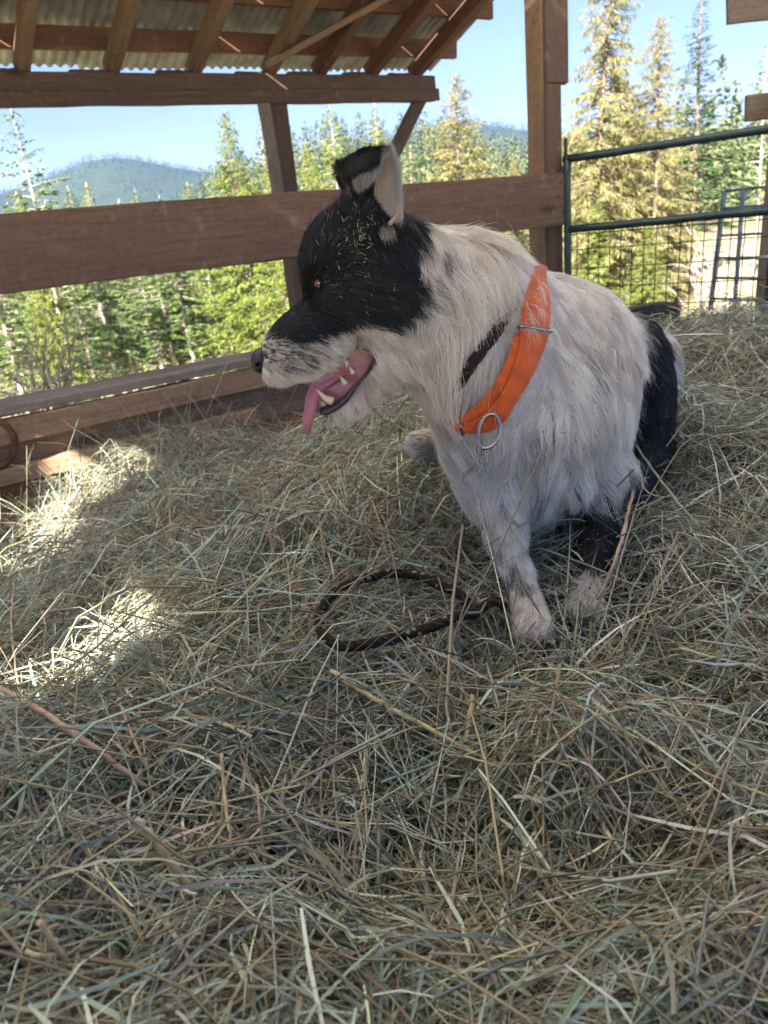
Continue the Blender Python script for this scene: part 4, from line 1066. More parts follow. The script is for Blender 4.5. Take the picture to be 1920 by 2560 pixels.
# nose leather: its own small field, with nostrils
def small_sdf(fn, c, R, vox):
    n = int(2 * R / vox) + 1; g = [c[k] - R + vox * np.arange(n) for k in range(3)]
    P = np.stack(np.meshgrid(*g, indexing='ij'), -1).astype(np.float32); d = fn(P).astype(np.float32)
    gr_ = openvdb.FloatGrid(1.0); gr_.copyFromArray(d); p, q = gr_.convertToQuads(0.0)
    p = np.asarray(p, float) * vox + (c - R); q = np.asarray(q)[:, ::-1].copy()
    m = p.mean(0); t = q[::max(1, len(q) // 400)]; nn = np.cross(p[t[:, 1]] - p[t[:, 0]], p[t[:, 3]] - p[t[:, 0]]); s = ((p[t].mean(1) - m) * nn).sum()
    return p, (q if s > 0 else q[:, ::-1].copy())
nc = hp(648, 900)
def hax(ang): a = math.radians(ang); return [HR * math.cos(a) + HU * math.sin(a), -HR * math.sin(a) + HU * math.cos(a), HW]
def nose_fn(P):
    d = ell_d(P, hp(650, 899), hax(-20), (23 * HS, 31 * HS, 31 * HS)); d = smin(d, ell_d(P, hp(655, 920), hax(0), (14 * HS, 14 * HS, 20 * HS)), .006)
    for s in (1, -1):
        e = ell_d(P, hp(647, 909, 20 * s), hax(35), (9 * HS, 5 * HS, 11 * HS)); d = -smin(-d, e, .002)
        e = ell_d(P, hp(657, 915, 30 * s), hax(70), (12 * HS, 3 * HS, 8 * HS)); d = -smin(-d, e, .0015)
    return d
v, f = small_sdf(nose_fn, nc, .028, .0008); obj('nose', v, f, M['nose'], dog, True)

# mouth: lining, lips, tongue, teeth
def lining(P):
    d = poly_sd(hab(P), poly_ab([(775, 975), (850, 908), (890, 876), (918, 868), (930, 880), (931, 903), (905, 942), (872, 985), (845, 1010), (800, 1020)], 25)).astype(np.float32)
    c_ = np.abs((P - HO) @ HW.astype(np.float32)); dep = .008 + .008 * np.clip(((P - HO) @ HR.astype(np.float32)) / .05, 0, 1)
    return np.maximum(d - .002, c_ - dep) + .0010 * np.sin(P[..., 0] * 97 + P[..., 2] * 131)
v, f = small_sdf(lining, hp(862, 945), .085, .0016); obj('gums', v, f, M['gum'], dog, True)
lp_ = [hp(x, y, c) for x, y, c in [(906, 872, 56), (926, 882, 57), (931, 900, 57), (916, 930, 53), (890, 962, 47), (866, 996, 41), (838, 1018, 35), (812, 1030, 27), (802, 1028, 10)]]
v, f = tube(smooth_path(lp_, 40), np.interp(np.linspace(0, 1, 40), [0, .3, .5, .62, .85, 1], [.0008, .0012, .0020, .0044, .0054, .0035]), 10); obj('lip', v, f, M['lip'], dog, True)
v, f = tube(smooth_path([q - HW * 2 * ((q - HO) @ HW) for q in lp_], 40), .0032, 8); obj('lip', v, f, M['lip'], dog, True)
tg = [(900, 900, -10), (855, 925, -8), (822, 943, -3), (795, 962, 3), (779, 990, 8), (772, 1022, 12), (767, 1052, 14), (762, 1084, 14)]
hw_ = [26, 30, 31, 31, 30, 26, 19, 4]
gp = smooth_path([hp(*t) for t in tg], 36); gw = np.interp(np.linspace(0, 1, 36), np.linspace(0, 1, 8), hw_) * HS
tt_ = np.gradient(gp, axis=0); tt_ /= np.linalg.norm(tt_, axis=1)[:, None]
tv, tf = [], []
NC = 11
for i in range(36):
    inpl = unit(np.cross(tt_[i], HW)); wd = unit(HW * .86 + inpl * -.42); nn = unit(np.cross(wd, tt_[i]))
    for side_ in (1, -1):
        for j in range(NC):
            u = -1 + 2 * j / (NC - 1); th_ = .0032 * math.sqrt(max(0, 1 - u * u * .96))
            tv.append(gp[i] + wd * u * gw[i] + nn * ((u * u - .4) * .0065 * (1 if i > 6 else .4) + side_ * th_))
for i in range(35):
    for j in range(NC - 1):
        a = i * 2 * NC + j; b = a + 2 * NC
        tf.append((a, a + 1, b + 1, b)); tf.append((a + NC + 1, a + NC, b + NC, b + NC + 1))
    for j, fl in ((0, 0), (NC - 1, 1)):
        a = i * 2 * NC + j; b = a + 2 * NC; q = (a, b, b + NC, a + NC); tf.append(q if fl else q[::-1])
obj('tongue', tv, tf, M['tongue'], dog, True)
def tooth(base, tip, r, c, bend=0.0):
    b_, t_ = hp(*base, c), hp(*tip, c); m_ = (b_ + t_) / 2 + HU * bend
    v, f = tube(smooth_path([b_, m_, t_], 9), r * np.array([1, 1.02, .98, .9, .78, .62, .45, .26, .06]), 10); return obj('tooth', v, f, M['tooth'], dog, True)
for s in (1, -1):
    tooth((832, 1003), (792, 974), .0054, 52 * s, -.003)
    tooth((864, 960), (850, 940), .0036, 42 * s); tooth((884, 934), (874, 917), .0032, 44 * s)
    tooth((868, 902), (866, 919), .0034, 33 * s)
    tooth((812, 1014), (799, 1001), .0024, 14 * s); tooth((811, 1016), (798, 1003), .0022, 5 * s)
# folded ridge at the ear opening
M['ear_pink'] = glossy('ear skin', (.40, .28, .22), .8, .2)
for s in (1, -1):
    rdg = [hp(x, y, c) for x, y, c in [(998, 520, 92), (986, 545, 93), (972, 566, 92), (975, 590, 93), (994, 604, 88)]]
    if s < 0: rdg = [q - HW * 2 * ((q - HO) @ HW) for q in rdg]
    v, f = tube(smooth_path(rdg, 24), np.interp(np.linspace(0, 1, 24), [0, .4, 1], [.0012, .0034, .0018]), 8); obj('ear_fold', v, f, M['ear_pink'], dog, True)
# ------------------------------------------------------------------ fur
rgf = np.random.default_rng(5)
GUIDES = [ # picture position, direction in the picture (right, down), towards viewer, length mm, lift
 (660, 880, 1, -.2, 0, 3, .1), (700, 815, .9, -.8, .1, 5, .2), (740, 760, .7, -1, .1, 7, .3), (700, 900, 1, .3, .1, 8, .3), (740, 900, 1, .35, .1, 13, .3), (690, 950, .3, 1, .1, 12, .35), (760, 945, .6, .9, .1, 15, .3), (820, 890, .8, .6, .1, 16, .25), (790, 940, .5, 1, .15, 17, .3), (835, 905, .6, .9, .15, 16, .3), (880, 866, .8, .6, .1, 15, .25), (850, 860, 1, .3, .1, 15, .2),
 (760, 680, .1, -1, .1, 11, .95), (775, 640, .2, -1, .1, 11, .8), (800, 640, .5, -.9, .1, 9, .45), (800, 740, 1, .3, .05, 6, .15), (770, 790, .9, .5, .05, 8, .2), (820, 560, .5, -1, 0, 12, .7), (860, 620, 1, -.2, 0, 9, .2), (870, 720, 1, .15, 0, 10, .15), (950, 700, 1, .25, 0, 13, .15), (1010, 720, .9, .6, 0, 18, .25), (980, 780, .9, .5, 0, 18, .2), (880, 790, 1, .25, 0, 12, .15),
 (900, 840, .9, .35, .1, 16, .2), (960, 850, .8, .6, .1, 20, .25), (960, 920, .5, .9, .1, 24, .3), (900, 990, .5, 1, .1, 22, .4), (850, 1030, .2, 1, .1, 18, .45), (960, 990, .5, 1, .05, 30, .4), (1010, 960, .2, 1, .1, 38, .3),
 (890, 510, .2, -1, 0, 12, .35), (970, 580, .2, .9, .2, 6, .3), (985, 600, .3, .8, .2, 8, .4), (1000, 650, .5, .8, .1, 16, .4), (1010, 560, .7, .6, .1, 22, .35), (1030, 500, .7, .5, 0, 26, .3),
 (1060, 620, .35, 1, .1, 46, .3), (1100, 560, .6, .9, .05, 52, .25), (1180, 560, .7, .8, 0, 44, .2), (1050, 760, .05, 1, .1, 52, .35), (1060, 880, -.05, 1, .1, 54, .35), (1130, 760, .25, 1, .1, 64, .28), (1200, 680, .45, 1, .05, 64, .25), (1150, 900, .0, 1, .1, 60, .28), (1290, 640, .7, .7, 0, 46, .2), (1250, 780, .4, 1, .05, 60, .25), (1350, 680, .8, .6, 0, 36, .25),
 (1150, 1080, -.1, 1, .1, 42, .2), (1120, 1200, -.25, 1, .1, 46, .3), (1250, 1050, .05, 1, .1, 44, .16), (1350, 950, .2, 1, .05, 38, .14), (1330, 1120, .05, 1, .1, 42, .15), (1250, 1230, .05, 1, .15, 44, .22), (1350, 1280, .0, 1, .15, 40, .2), (1440, 1200, .05, 1, .1, 42, .18), (1450, 1000, .15, 1, .05, 36, .14), (1480, 850, .35, .9, .05, 30, .15), (1430, 760, .6, .8, 0, 28, .2), (1540, 800, .8, .6, 0, 28, .3), (1560, 950, .4, 1, 0, 34, .25), (1550, 1100, .3, 1, .05, 38, .25), (1500, 1250, .1, 1, .1, 34, .2), (1200, 1290, -.05, 1, .1, 32, .25),
 (1620, 900, .5, .9, 0, 26, .3), (1640, 1050, .2, 1, 0, 22, .2), (1620, 1180, .1, 1, 0, 18, .2),
 (1240, 1370, .2, 1, 0, 17, .35), (1280, 1450, .25, 1, 0, 13, .3), (1310, 1530, .2, 1, 0, 11, .3), (1335, 1580, .1, 1, .1, 9, .3), (1500, 1340, -.05, 1, 0, 17, .25), (1480, 1450, -.1, 1, 0, 13, .28), (1470, 1540, 0, 1, .1, 11, .3), (1060, 1120, -1, .2, .1, 8, .15)]
gP, gD, gL, gU = [], [], [], []
for (x, y, dx, dy, dz, L, lf) in GUIDES:
    q = surf(x, y)[0]
    if q is None: continue
    gP.append(q); gD.append(unit(RGT * dx - UPV * dy - FWD * dz)); gL.append(L / 1000 * (1.12 if L > 13 else 1.5)); gU.append(lf + .08)
gP, gD, gL, gU = map(np.array, (gP, gD, gL, gU))
# sample roots on triangles
tri = np.vstack([DF[:, [0, 1, 2]], DF[:, [0, 2, 3]]])
A_, B_, C_ = DV[tri[:, 0]], DV[tri[:, 1]], DV[tri[:, 2]]
cr_ = np.cross(B_ - A_, C_ - A_); area = np.linalg.norm(cr_, axis=1) / 2; tn = cr_ / (2 * area[:, None] + 1e-15)
cen = (A_ + B_ + C_) / 3
ear_t = EAR_SIDE[tri[:, 0]]
facing = -(tn * cen).sum(1) / np.linalg.norm(cen, axis=1)
def guide(P):
    out_d = np.zeros((len(P), 3)); out_l = np.zeros(len(P)); out_u = np.zeros(len(P))
    for a in range(0, len(P), 30000):
        q = P[a:a + 30000]; d2 = ((q[:, None] - gP[None]) ** 2).sum(-1); w = 1 / (d2 + .00025) ** 2.2; w /= w.sum(1, keepdims=True)
        out_d[a:a + 30000] = w @ gD; out_l[a:a + 30000] = w @ gL; out_u[a:a + 30000] = w @ gU
    return out_d, out_l, out_u
_, tl, _ = guide(cen)
tl = np.where(ear_t != 0, .005, tl)
wid = np.interp(tl, [.004, .012, .03, .055], [.00015, .00017, .00019, .00020])
dens = FUR_COVER / (tl * 2 * wid) * np.where(facing > -.25, 1.0, .22)
mouth_t = (poly_sd(hab(cen), mab) < .0015) & (np.linalg.norm(cen - mc, axis=1) < .14)
eye_t = np.minimum(np.linalg.norm(cen - EYE_PT, axis=1), 9) < .0072
nose_t = (np.linalg.norm(cen - hp(646, 900), axis=1) < .0185)
dens = np.where(mouth_t | eye_t | nose_t, 0, dens)
under = cen[:, 2] < hay_z(cen[:, 0], cen[:, 1]) - .03
dens = np.where(under, 0, dens)
cnt = rgf.poisson(area * dens); ti = np.repeat(np.arange(len(tri)), cnt); n = len(ti)
r1, r2 = rgf.uniform(size=n), rgf.uniform(size=n); s1 = np.sqrt(r1)
bw = np.stack([1 - s1, s1 * (1 - r2), s1 * r2], 1)
RP = (A_[ti] * bw[:, :1] + B_[ti] * bw[:, 1:2] + C_[ti] * bw[:, 2:])
# smooth normals
vn = np.zeros_like(DV)
for k in range(3): np.add.at(vn, tri[:, k], cr_)
vn /= np.linalg.norm(vn, axis=1)[:, None] + 1e-15
RN = vn[tri[ti, 0]] * bw[:, :1] + vn[tri[ti, 1]] * bw[:, 1:2] + vn[tri[ti, 2]] * bw[:, 2:]; RN /= np.linalg.norm(RN, axis=1)[:, None] + 1e-12
gd, gl_, gu = guide(RP)
es = EAR_SIDE[tri[ti, 0]]; ed = EAR_DIR[tri[ti, 0]]; er = EAR_EDGE[tri[ti, 0]]; erow = EAR_ROW[tri[ti, 0]]
m_ = es != 0
gd[m_] = ed[m_] / (np.linalg.norm(ed[m_], axis=1)[:, None] + 1e-9)
gl_ = np.where(m_, np.where(es > 0, .009, .010), gl_); gu = np.where(m_, .55, gu)
bk_, tk_, ish_, sp_ = coat(RP, rgf)
# flow noise so locks part and cross
nx = fbm(RP[:, 0] * 28 + RP[:, 1] * 9, RP[:, 2] * 16, 61, 3) - .45
ny = fbm(RP[:, 0] * 30 - 7, RP[:, 1] * 20 + RP[:, 2] * 22, 67, 3) - .45
longf = np.clip((gl_ - .012) / .03, 0, 1)
gd = gd + np.cross(gd, RN) * (nx * 2.0 * (.35 + .65 * longf))[:, None]
tdv = gd - RN * (gd * RN).sum(1)[:, None]; tdv /= np.linalg.norm(tdv, axis=1)[:, None] + 1e-9
lift = np.clip(gu + ny * .5 + rgf.normal(0, .06, n), .03, 1.2)
ln_ = gl_ * rgf.uniform(.62, 1.18, n) * (1 + .5 * (rgf.uniform(size=n) < .04))
ln_ = np.where(m_ & (er <= 1), ln_ * 1.5, ln_); K = 6; s = np.linspace(0, 1, K)
def shape(RP, tdv, RN, lift, ln_, longf):
    d = tdv[:, None] + RN[:, None] * (lift[:, None, None] * (1 - .9 * s)[None, :, None])
    d = d + np.array([0, 0, -1.0]) * (.75 * longf[:, None, None] * s[None, :, None])
    d /= np.linalg.norm(d, axis=-1)[..., None]
    P = np.zeros((len(RP), K, 3)); P[:, 0] = RP - RN * .001
    for k in range(1, K): P[:, k] = P[:, k - 1] + d[:, k] * (ln_ / (K - 1))[:, None]
    return P
P = shape(RP, tdv, RN, lift, ln_, longf)
# clumps: strands lean towards a leader
lead = rgf.uniform(size=n) < np.interp(gl_, [.005, .02, .05], [1 / 16, 1 / 45, 1 / 95]); li = np.nonzero(lead)[0]
kd = kdtree.KDTree(len(li))
for j, i in enumerate(li): kd.insert(RP[i], j)
kd.balance()
near_ = np.array([kd.find(p)[1] for p in RP.tolist()])
L0 = P[li][near_] - RP[li][near_][:, None] + (RP[:, None] * .35 + RP[li][near_][:, None] * .65)
cl = np.interp(gl_, [.004, .015, .05], [.3, .6, .78]) * rgf.uniform(.5, 1.15, n) * (1 - m_ * .7)
P = P + (L0 - P) * (np.clip(cl, 0, .92)[:, None] * (s ** 1.15)[None])[..., None]
# larger locks
li2 = li[::9]; kd = kdtree.KDTree(len(li2))
for j, i in enumerate(li2): kd.insert(RP[i], j)
kd.balance()
near2 = np.array([kd.find(p)[1] for p in RP[li].tolist()])[near_]
wv = rgf.normal(0, 1, (len(li2), 3)) * .20
bend = wv[near2] * (ln_ * longf)[:, None]
L1 = P[li2][near2] - RP[li2][near2][:, None] + (RP[:, None] * .55 + RP[li2][near2][:, None] * .45)
P = P + (L1 - P) * ((.42 * longf)[:, None] * (s ** 1.3)[None])[..., None] + bend[:, None] * (np.sin(s * 2.6) * s)[None, :, None]
# frizz and stray hairs
fz = rgf.normal(0, 1, (n, 3)) * ((.055 + .20 * (rgf.uniform(size=n) < .08)) * ln_)[:, None]
P = P + fz[:, None] * (s ** 1.6)[None, :, None] + rgf.normal(0, .0004, (n, K, 3)) * (s * longf[:, None])[..., None]
# keep strands off the camera-side of the skin they would dive into is not needed: lift covers it
# lay every strand over the skin, at its own height in the coat
def sdf_at(Q):
    g = (Q - dmin) / VOX; g = np.clip(g, 0, dn - 1.001); i = g.astype(int); f_ = (g - i).astype(np.float32); out = 0
    for a in (0, 1):
        for b in (0, 1):
            for c in (0, 1):
                w = (f_[..., 0] if a else 1 - f_[..., 0]) * (f_[..., 1] if b else 1 - f_[..., 1]) * (f_[..., 2] if c else 1 - f_[..., 2])
                out = out + w * SDF[i[..., 0] + a, i[..., 1] + b, i[..., 2] + c]
    return out
hgt = (np.clip(lift, .05, .6) * ln_ * .42 * rgf.uniform(.15, 1.0, n))
for it in range(2):
    for k in range(1, K):
        Q = P[:, k]; d0 = sdf_at(Q); need = hgt * min(1, s[k] * 2.2) + .0006
        e = .004; gr = np.stack([sdf_at(Q + np.eye(3)[a] * e) - sdf_at(Q - np.eye(3)[a] * e) for a in range(3)], -1)
        gr /= np.linalg.norm(gr, axis=1)[:, None] + 1e-9
        P[:, k] = Q + gr * (np.clip(need - d0, 0, .04) * (~m_))[:, None]
# colours
white = np.array([.92, .86, .77]); warm = np.array([.80, .73, .63]); dark = np.array([.0125, .0125, .0145]); grey = np.array([.13, .125, .13])
pw_ = fbm(RP[:, 0] * 15 + 9, RP[:, 2] * 15 + RP[:, 1] * 6, 71, 3)
wc = white * (1 - np.clip((pw_ - .45) * 2.2, 0, .75))[:, None] + warm * np.clip((pw_ - .45) * 2.2, 0, .75)[:, None]
ctint = rgf.uniform(.74, 1.10, (len(li), 1)) * (1 + rgf.normal(0, .007, (len(li), 3)))
wc = wc * rgf.uniform(.82, 1.14, (n, 1)) * ctint[near_]
jaw = ish_ & (bk_ < .5); wc[jaw] *= np.array([.97, .94, .89])
bc = dark * rgf.uniform(.4, 1.7, (n, 1)) * rgf.uniform(.5, 2.0, (len(li), 1))[near_]; 
colr = np.where(bk_[:, None] > .5, bc, wc)
isd = (rgf.uniform(size=n) < tk_) & (bk_ < .5); colr[isd] = np.where(rgf.uniform(size=(isd.sum(), 1)) < .5, dark * 2, grey)
stray_w = (bk_ > .5) & (rgf.uniform(size=n) < .012); colr[stray_w] = (.35, .33, .31)
ein = es > 0; colr[ein] = np.array([.60, .51, .41]) * rgf.uniform(.75, 1.15, (ein.sum(), 1))
eo = es < 0; colr[eo] = dark * rgf.uniform(.7, 2.2, (eo.sum(), 1))
rimw = m_ & ((er <= 1) | ((erow > 27) & (es < 0))) & (erow > 3) & (RP @ HR > hp(878, 450, 110) @ HR) & (rgf.uniform(size=n) < .8) ; colr[rimw] = np.array([.42, .40, .38])
inb = ein & ((RP - hp(934, 500, 60)) @ HR + ((RP - hp(934, 500, 60)) @ HU) * -.25 < 0); colr[inb] = dark * 1.4
creamy = (np.linalg.norm(RP - hp(966, 580, 92), axis=1) < .011) & (rgf.uniform(size=n) < .8); colr[creamy] = np.array([.52, .42, .33])
colr = np.clip(colr, .004, .92)
W_ = np.interp(gl_, [.004, .012, .03, .055], [.00015, .00017, .00019, .00020]) * rgf.uniform(.7, 1.3, n)
rad = W_[:, None] * np.interp(s, [0, .3, 1], [1, 1, .25])[None]
FUR = dict(P=P, col=colr, rad=rad)
# ------------------------------------------------------------------ collar, rope, straws
def skin_depth(x, y, default):
    q = surf(x, y)[0]; return default if q is None else float(q @ FWD)
def ribbon(inner, outer, th, name, mat, parent):
    """band between two edge curves (n,3) with thickness; u runs 0 (inner) .. 1 (outer)"""
    n = len(inner); NCx = 7; v = []; col = []
    ctr = (inner + outer) / 2; tan = np.gradient(ctr, axis=0); tan /= np.linalg.norm(tan, axis=1)[:, None]
    acc = np.concatenate([[0], np.cumsum(np.linalg.norm(np.diff(ctr, axis=0), axis=1))])
    for i in range(n):
        ac = outer[i] - inner[i]; w = np.linalg.norm(ac); nn = unit(np.cross(tan[i], ac))
        if nn @ FWD > 0: nn = -nn
        for sd in (1, -1):
            for j in range(NCx):
                u = j / (NCx - 1); bow = .0022 * (1 - (2 * u - 1) ** 2)
                v.append(inner[i] + ac * u + nn * (bow + sd * th / 2)); col.append((acc[i], u * w, u))
    f = []
    for i in range(n - 1):
        for j in range(NCx - 1):
            a = i * 2 * NCx + j; b = a + 2 * NCx
            f.append((a, a + 1, b + 1, b)); f.append((a + NCx + 1, a + NCx, b + NCx, b + NCx + 1))
        for j in (0, NCx - 1):
            a = i * 2 * NCx + j; b = a + 2 * NCx; f.append((a, b, b + NCx, a + NCx))
    for i in (0, n - 1):
        for j in range(NCx - 1):
            a = i * 2 * NCx + j; f.append((a, a + 1, a + 1 + NCx, a + NCx))
    o = obj(name, v, f, mat, parent, False); set_color(o.data, np.array(col), 'weave'); return o, np.array(v), f, np.array(col)[:, 2]
def web_mat(name, c):
    m, nd, lk, b = new_mat(name, .55, .35); b.inputs['Sheen Weight'].default_value = .15
    a = nd.new('ShaderNodeAttribute'); a.attribute_name = 'weave'; s = nd.new('ShaderNodeSeparateColor'); lk.new(a.outputs['Color'], s.inputs[0])
    def sine(sock, k, extra=None):
        mu = nd.new('ShaderNodeMath'); mu.operation = 'MULTIPLY'; mu.inputs[1].default_value = k; lk.new(sock, mu.inputs[0])
        if extra is not None:
            ad = nd.new('ShaderNodeMath'); ad.operation = 'ADD'; lk.new(mu.outputs[0], ad.inputs[0]); lk.new(extra, ad.inputs[1]); mu = ad
        si = nd.new('ShaderNodeMath'); si.operation = 'SINE'; lk.new(mu.outputs[0], si.inputs[0]); return si.outputs[0]
    k = 2 * math.pi / .0021
    sv_ = sine(s.outputs['Green'], k)
    sg = nd.new('ShaderNodeMath'); sg.operation = 'SIGN'; lk.new(sv_, sg.inputs[0])
    ph = nd.new('ShaderNodeMath'); ph.operation = 'MULTIPLY'; ph.inputs[1].default_value = 1.5708; lk.new(sg.outputs[0], ph.inputs[0])
    su = sine(s.outputs['Red'], 2 * math.pi / .0024, ph.outputs[0])
    ab = nd.new('ShaderNodeMath'); ab.operation = 'ABSOLUTE'; lk.new(sv_, ab.inputs[0])
    mu = nd.new('ShaderNodeMath'); mu.operation = 'MULTIPLY_ADD'; lk.new(su, mu.inputs[0]); lk.new(ab.outputs[0], mu.inputs[1]); mu.inputs[2].default_value = .5
    c = np.array(c); r = ramp(nd, [(.1, c * .50), (.9, np.minimum(c * 1.15, 1))]); lk.new(mu.outputs[0], r.inputs['Fac'])
    tc_ = nd.new('ShaderNodeTexCoord'); dn_ = nd.new('ShaderNodeTexNoise'); dn_.inputs['Scale'].default_value = 45; dn_.inputs['Detail'].default_value = 7; lk.new(tc_.outputs['Object'], dn_.inputs['Vector'])
    dr = ramp(nd, [(.35, (.55, .5, .45)), (.6, (1, 1, 1))]); lk.new(dn_.outputs['Fac'], dr.inputs['Fac']); dm = nd.new('ShaderNodeMixRGB'); dm.blend_type = 'MULTIPLY'; dm.inputs['Fac'].default_value = .7
    lk.new(r.outputs['Color'], dm.inputs['Color1']); lk.new(dr.outputs['Color'], dm.inputs['Color2']); lk.new(dm.outputs['Color'], b.inputs['Base Color'])
    bp = nd.new('ShaderNodeBump'); bp.inputs['Strength'].default_value = .6; bp.inputs['Distance'].default_value = .0006; lk.new(mu.outputs[0], bp.inputs['Height']); lk.new(bp.outputs[0], b.inputs['Normal'])
    return m
M['webbing'] = web_mat('orange webbing', (.88, .135, .006))
M['steel'] = glossy('nickel steel', (.34, .33, .32), .25, .5); M['steel'].node_tree.nodes['Principled BSDF'].inputs['Metallic'].default_value = 1.0
M['thread'] = glossy('grey thread', (.22, .16, .14), .8, .2)
collar = empty('dog_collar', at(1190, 1080, 1.0))
tag(collar, 'bright orange woven webbing collar with steel ring round the dog neck', 'collar')
ei = [(1342, 668), (1328, 700), (1311, 758), (1303, 816), (1297, 880), (1272, 951), (1243, 1000), (1214, 1033), (1183, 1053), (1152, 1063), (1124, 1038), (1100, 997)]
eo_ = [(1366, 668), (1364, 700), (1373, 746), (1372, 828), (1352, 891), (1320, 959), (1291, 1004), (1262, 1052), (1219, 1079), (1152, 1079), (1112, 1052), (1084, 1004)]
def edge(pts, off):
    d = np.array([skin_depth(x, y, np.nan) for x, y in pts]); ok = ~np.isnan(d); d = np.interp(np.arange(len(d)), np.nonzero(ok)[0], d[ok])
    d = np.convolve(np.pad(d, 1, 'edge'), [.25, .5, .25], 'valid') - off
    d[-2:] = d[-3] + np.array([.012, .035]); d[0] += .045; d[1] += .010; return np.array([at(x, y, q) for (x, y), q in zip(pts, d)])
EI, EO = edge(ei, .021), edge(eo_, .020)
EIs, EOs = smooth_path(EI, 110), smooth_path(EO, 110)
cut = int(110 * 2.92 / 11); cut2 = int(110 * 3.18 / 11)
bandA = ribbon(EIs[:cut + 1], EOs[:cut + 1], .0034, 'band', M['webbing'], collar)
bandB = ribbon(EIs[cut2:], EOs[cut2:], .0034, 'band', M['webbing'], collar)
# inner control loop lying against the neck
ii_ = [(1285, 835), (1270, 890), (1243, 945), (1208, 995), (1175, 1025), (1145, 1042)]; io_ = [(1300, 850), (1291, 905), (1268, 960), (1236, 1010), (1200, 1045), (1160, 1062)]
def edge2(pts, off):
    d = np.array([skin_depth(x, y, 1.03) for x, y in pts]); d = np.convolve(np.pad(d, 1, 'edge'), [.25, .5, .25], 'valid') - off; return np.array([at(x, y, q) for (x, y), q in zip(pts, d)])
loop = ribbon(smooth_path(edge2(ii_, .012), 50), smooth_path(edge2(io_, .015), 50), .0030, 'control_loop', M['webbing'], collar)
# band going on round the far side of the neck
fi = [EI[-1], at(1085, 930, 1.13), at(1110, 820, 1.22), at(1190, 770, 1.27), at(1290, 730, 1.27), EI[0]]; fo = [EO[-1], at(1075, 950, 1.16), at(1105, 850, 1.25), at(1190, 800, 1.30), at(1300, 750, 1.29), EO[0]]
ribbon(smooth_path(fi, 40), smooth_path(fo, 40), .0034, 'band', M['webbing'], collar)
# stitching
def stitches(a, b, u0, k0, k1):
    parts = []
    for i in range(k0, k1):
        if i % 2: continue
        p, q = a[i] + (b[i] - a[i]) * u0, a[i + 1] + (b[i + 1] - a[i + 1]) * u0
        nn = unit(np.cross(q - p, b[i] - a[i])); nn = -nn if nn @ FWD > 0 else nn
        parts.append(tube([p + nn * .0026, q + nn * .0026], .0006, 4))
    return merge(parts)
for u in (.14, .86):
    v, f = stitches(smooth_path(EI, 330), smooth_path(EO, 330), u, 96, 262); obj('stitching', v, f, M['thread'], collar)
    v, f = stitches(smooth_path(EI, 330), smooth_path(EO, 330), u, 12, 84); obj('stitching', v, f, M['thread'], collar)
# slide rings
def loop_round(i, pad, rad, name):
    a, b = EIs[i], EOs[i]; ac = unit(b - a); tg_ = unit(EIs[i + 1] - EIs[i - 1]); nn = unit(np.cross(tg_, ac)); nn = -nn if nn @ FWD > 0 else nn
    c = (a + b) / 2; hw = np.linalg.norm(b - a) / 2 + pad
    pts = [c + ac * hw * np.sign(math.cos(t)) * abs(math.cos(t)) ** .35 + nn * .0055 * np.sign(math.sin(t)) * abs(math.sin(t)) ** .6 for t in np.linspace(0, 2 * np.pi, 48, endpoint=False)]
    v, f = tube(pts, rad, 8, closed=True); obj(name, v, f, M['steel'], collar, True)
loop_round((cut + cut2) // 2, .004, .0017, 'slide_ring'); loop_round(88, .003, .0016, 'slide_ring')
dc = at(1222, 1078, float(((EIs[72] + EOs[72]) / 2) @ FWD) - .012)
pts = []
for t in np.linspace(0, 2 * np.pi, 60, endpoint=False):
    x, y = .0135 * np.sign(math.cos(t)) * abs(math.cos(t)) ** .85, .0225 * math.sin(t)
    pts.append(dc + RGT * (x + y * .12) + UPV * (y + .14 * x) - FWD * (-.10 * y + .35 * x))
v, f = tube(pts, .0027, 10, closed=True); obj('d_ring', v, f, M['steel'], collar, True)

# dark rope collar half hidden in the neck fur
def rope_mat(name, specks):
    m, nd, lk, b = new_mat(name, .85, .2)
    t = nd.new('ShaderNodeTexCoord'); n = nd.new('ShaderNodeTexNoise'); n.inputs['Scale'].default_value = 260; n.inputs['Detail'].default_value = 4; lk.new(t.outputs['Object'], n.inputs['Vector'])
    r = ramp(nd, [(.35, (.010, .0065, .005)), (.62, (.042, .026, .020)), (.8, (.09, .055, .04))]); lk.new(n.outputs['Fac'], r.inputs['Fac'])
    vo = nd.new('ShaderNodeTexVoronoi'); vo.inputs['Scale'].default_value = 62; lk.new(t.outputs['Object'], vo.inputs['Vector'])
    r2 = ramp(nd, [(.20, (1, 1, 1)), (.26, (0, 0, 0))]); lk.new(vo.outputs['Distance'], r2.inputs['Fac'])
    mx = nd.new('ShaderNodeMixRGB'); mx.inputs['Color2'].default_value = (.34, .27, .18, 1)
    mm = nd.new('ShaderNodeMath'); mm.operation = 'MULTIPLY'; mm.inputs[1].default_value = specks; lk.new(r2.outputs['Color'], mm.inputs[0]); lk.new(mm.outputs[0], mx.inputs['Fac'])
    lk.new(r.outputs['Color'], mx.inputs['Color1']); lk.new(mx.outputs['Color'], b.inputs['Base Color'])
    bp = nd.new('ShaderNodeBump'); bp.inputs['Strength'].default_value = .9; bp.inputs['Distance'].default_value = .0015; lk.new(n.outputs['Fac'], bp.inputs['Height']); lk.new(bp.outputs[0], b.inputs['Normal']); return m
M['rope'] = rope_mat('dark braided rope', .85)
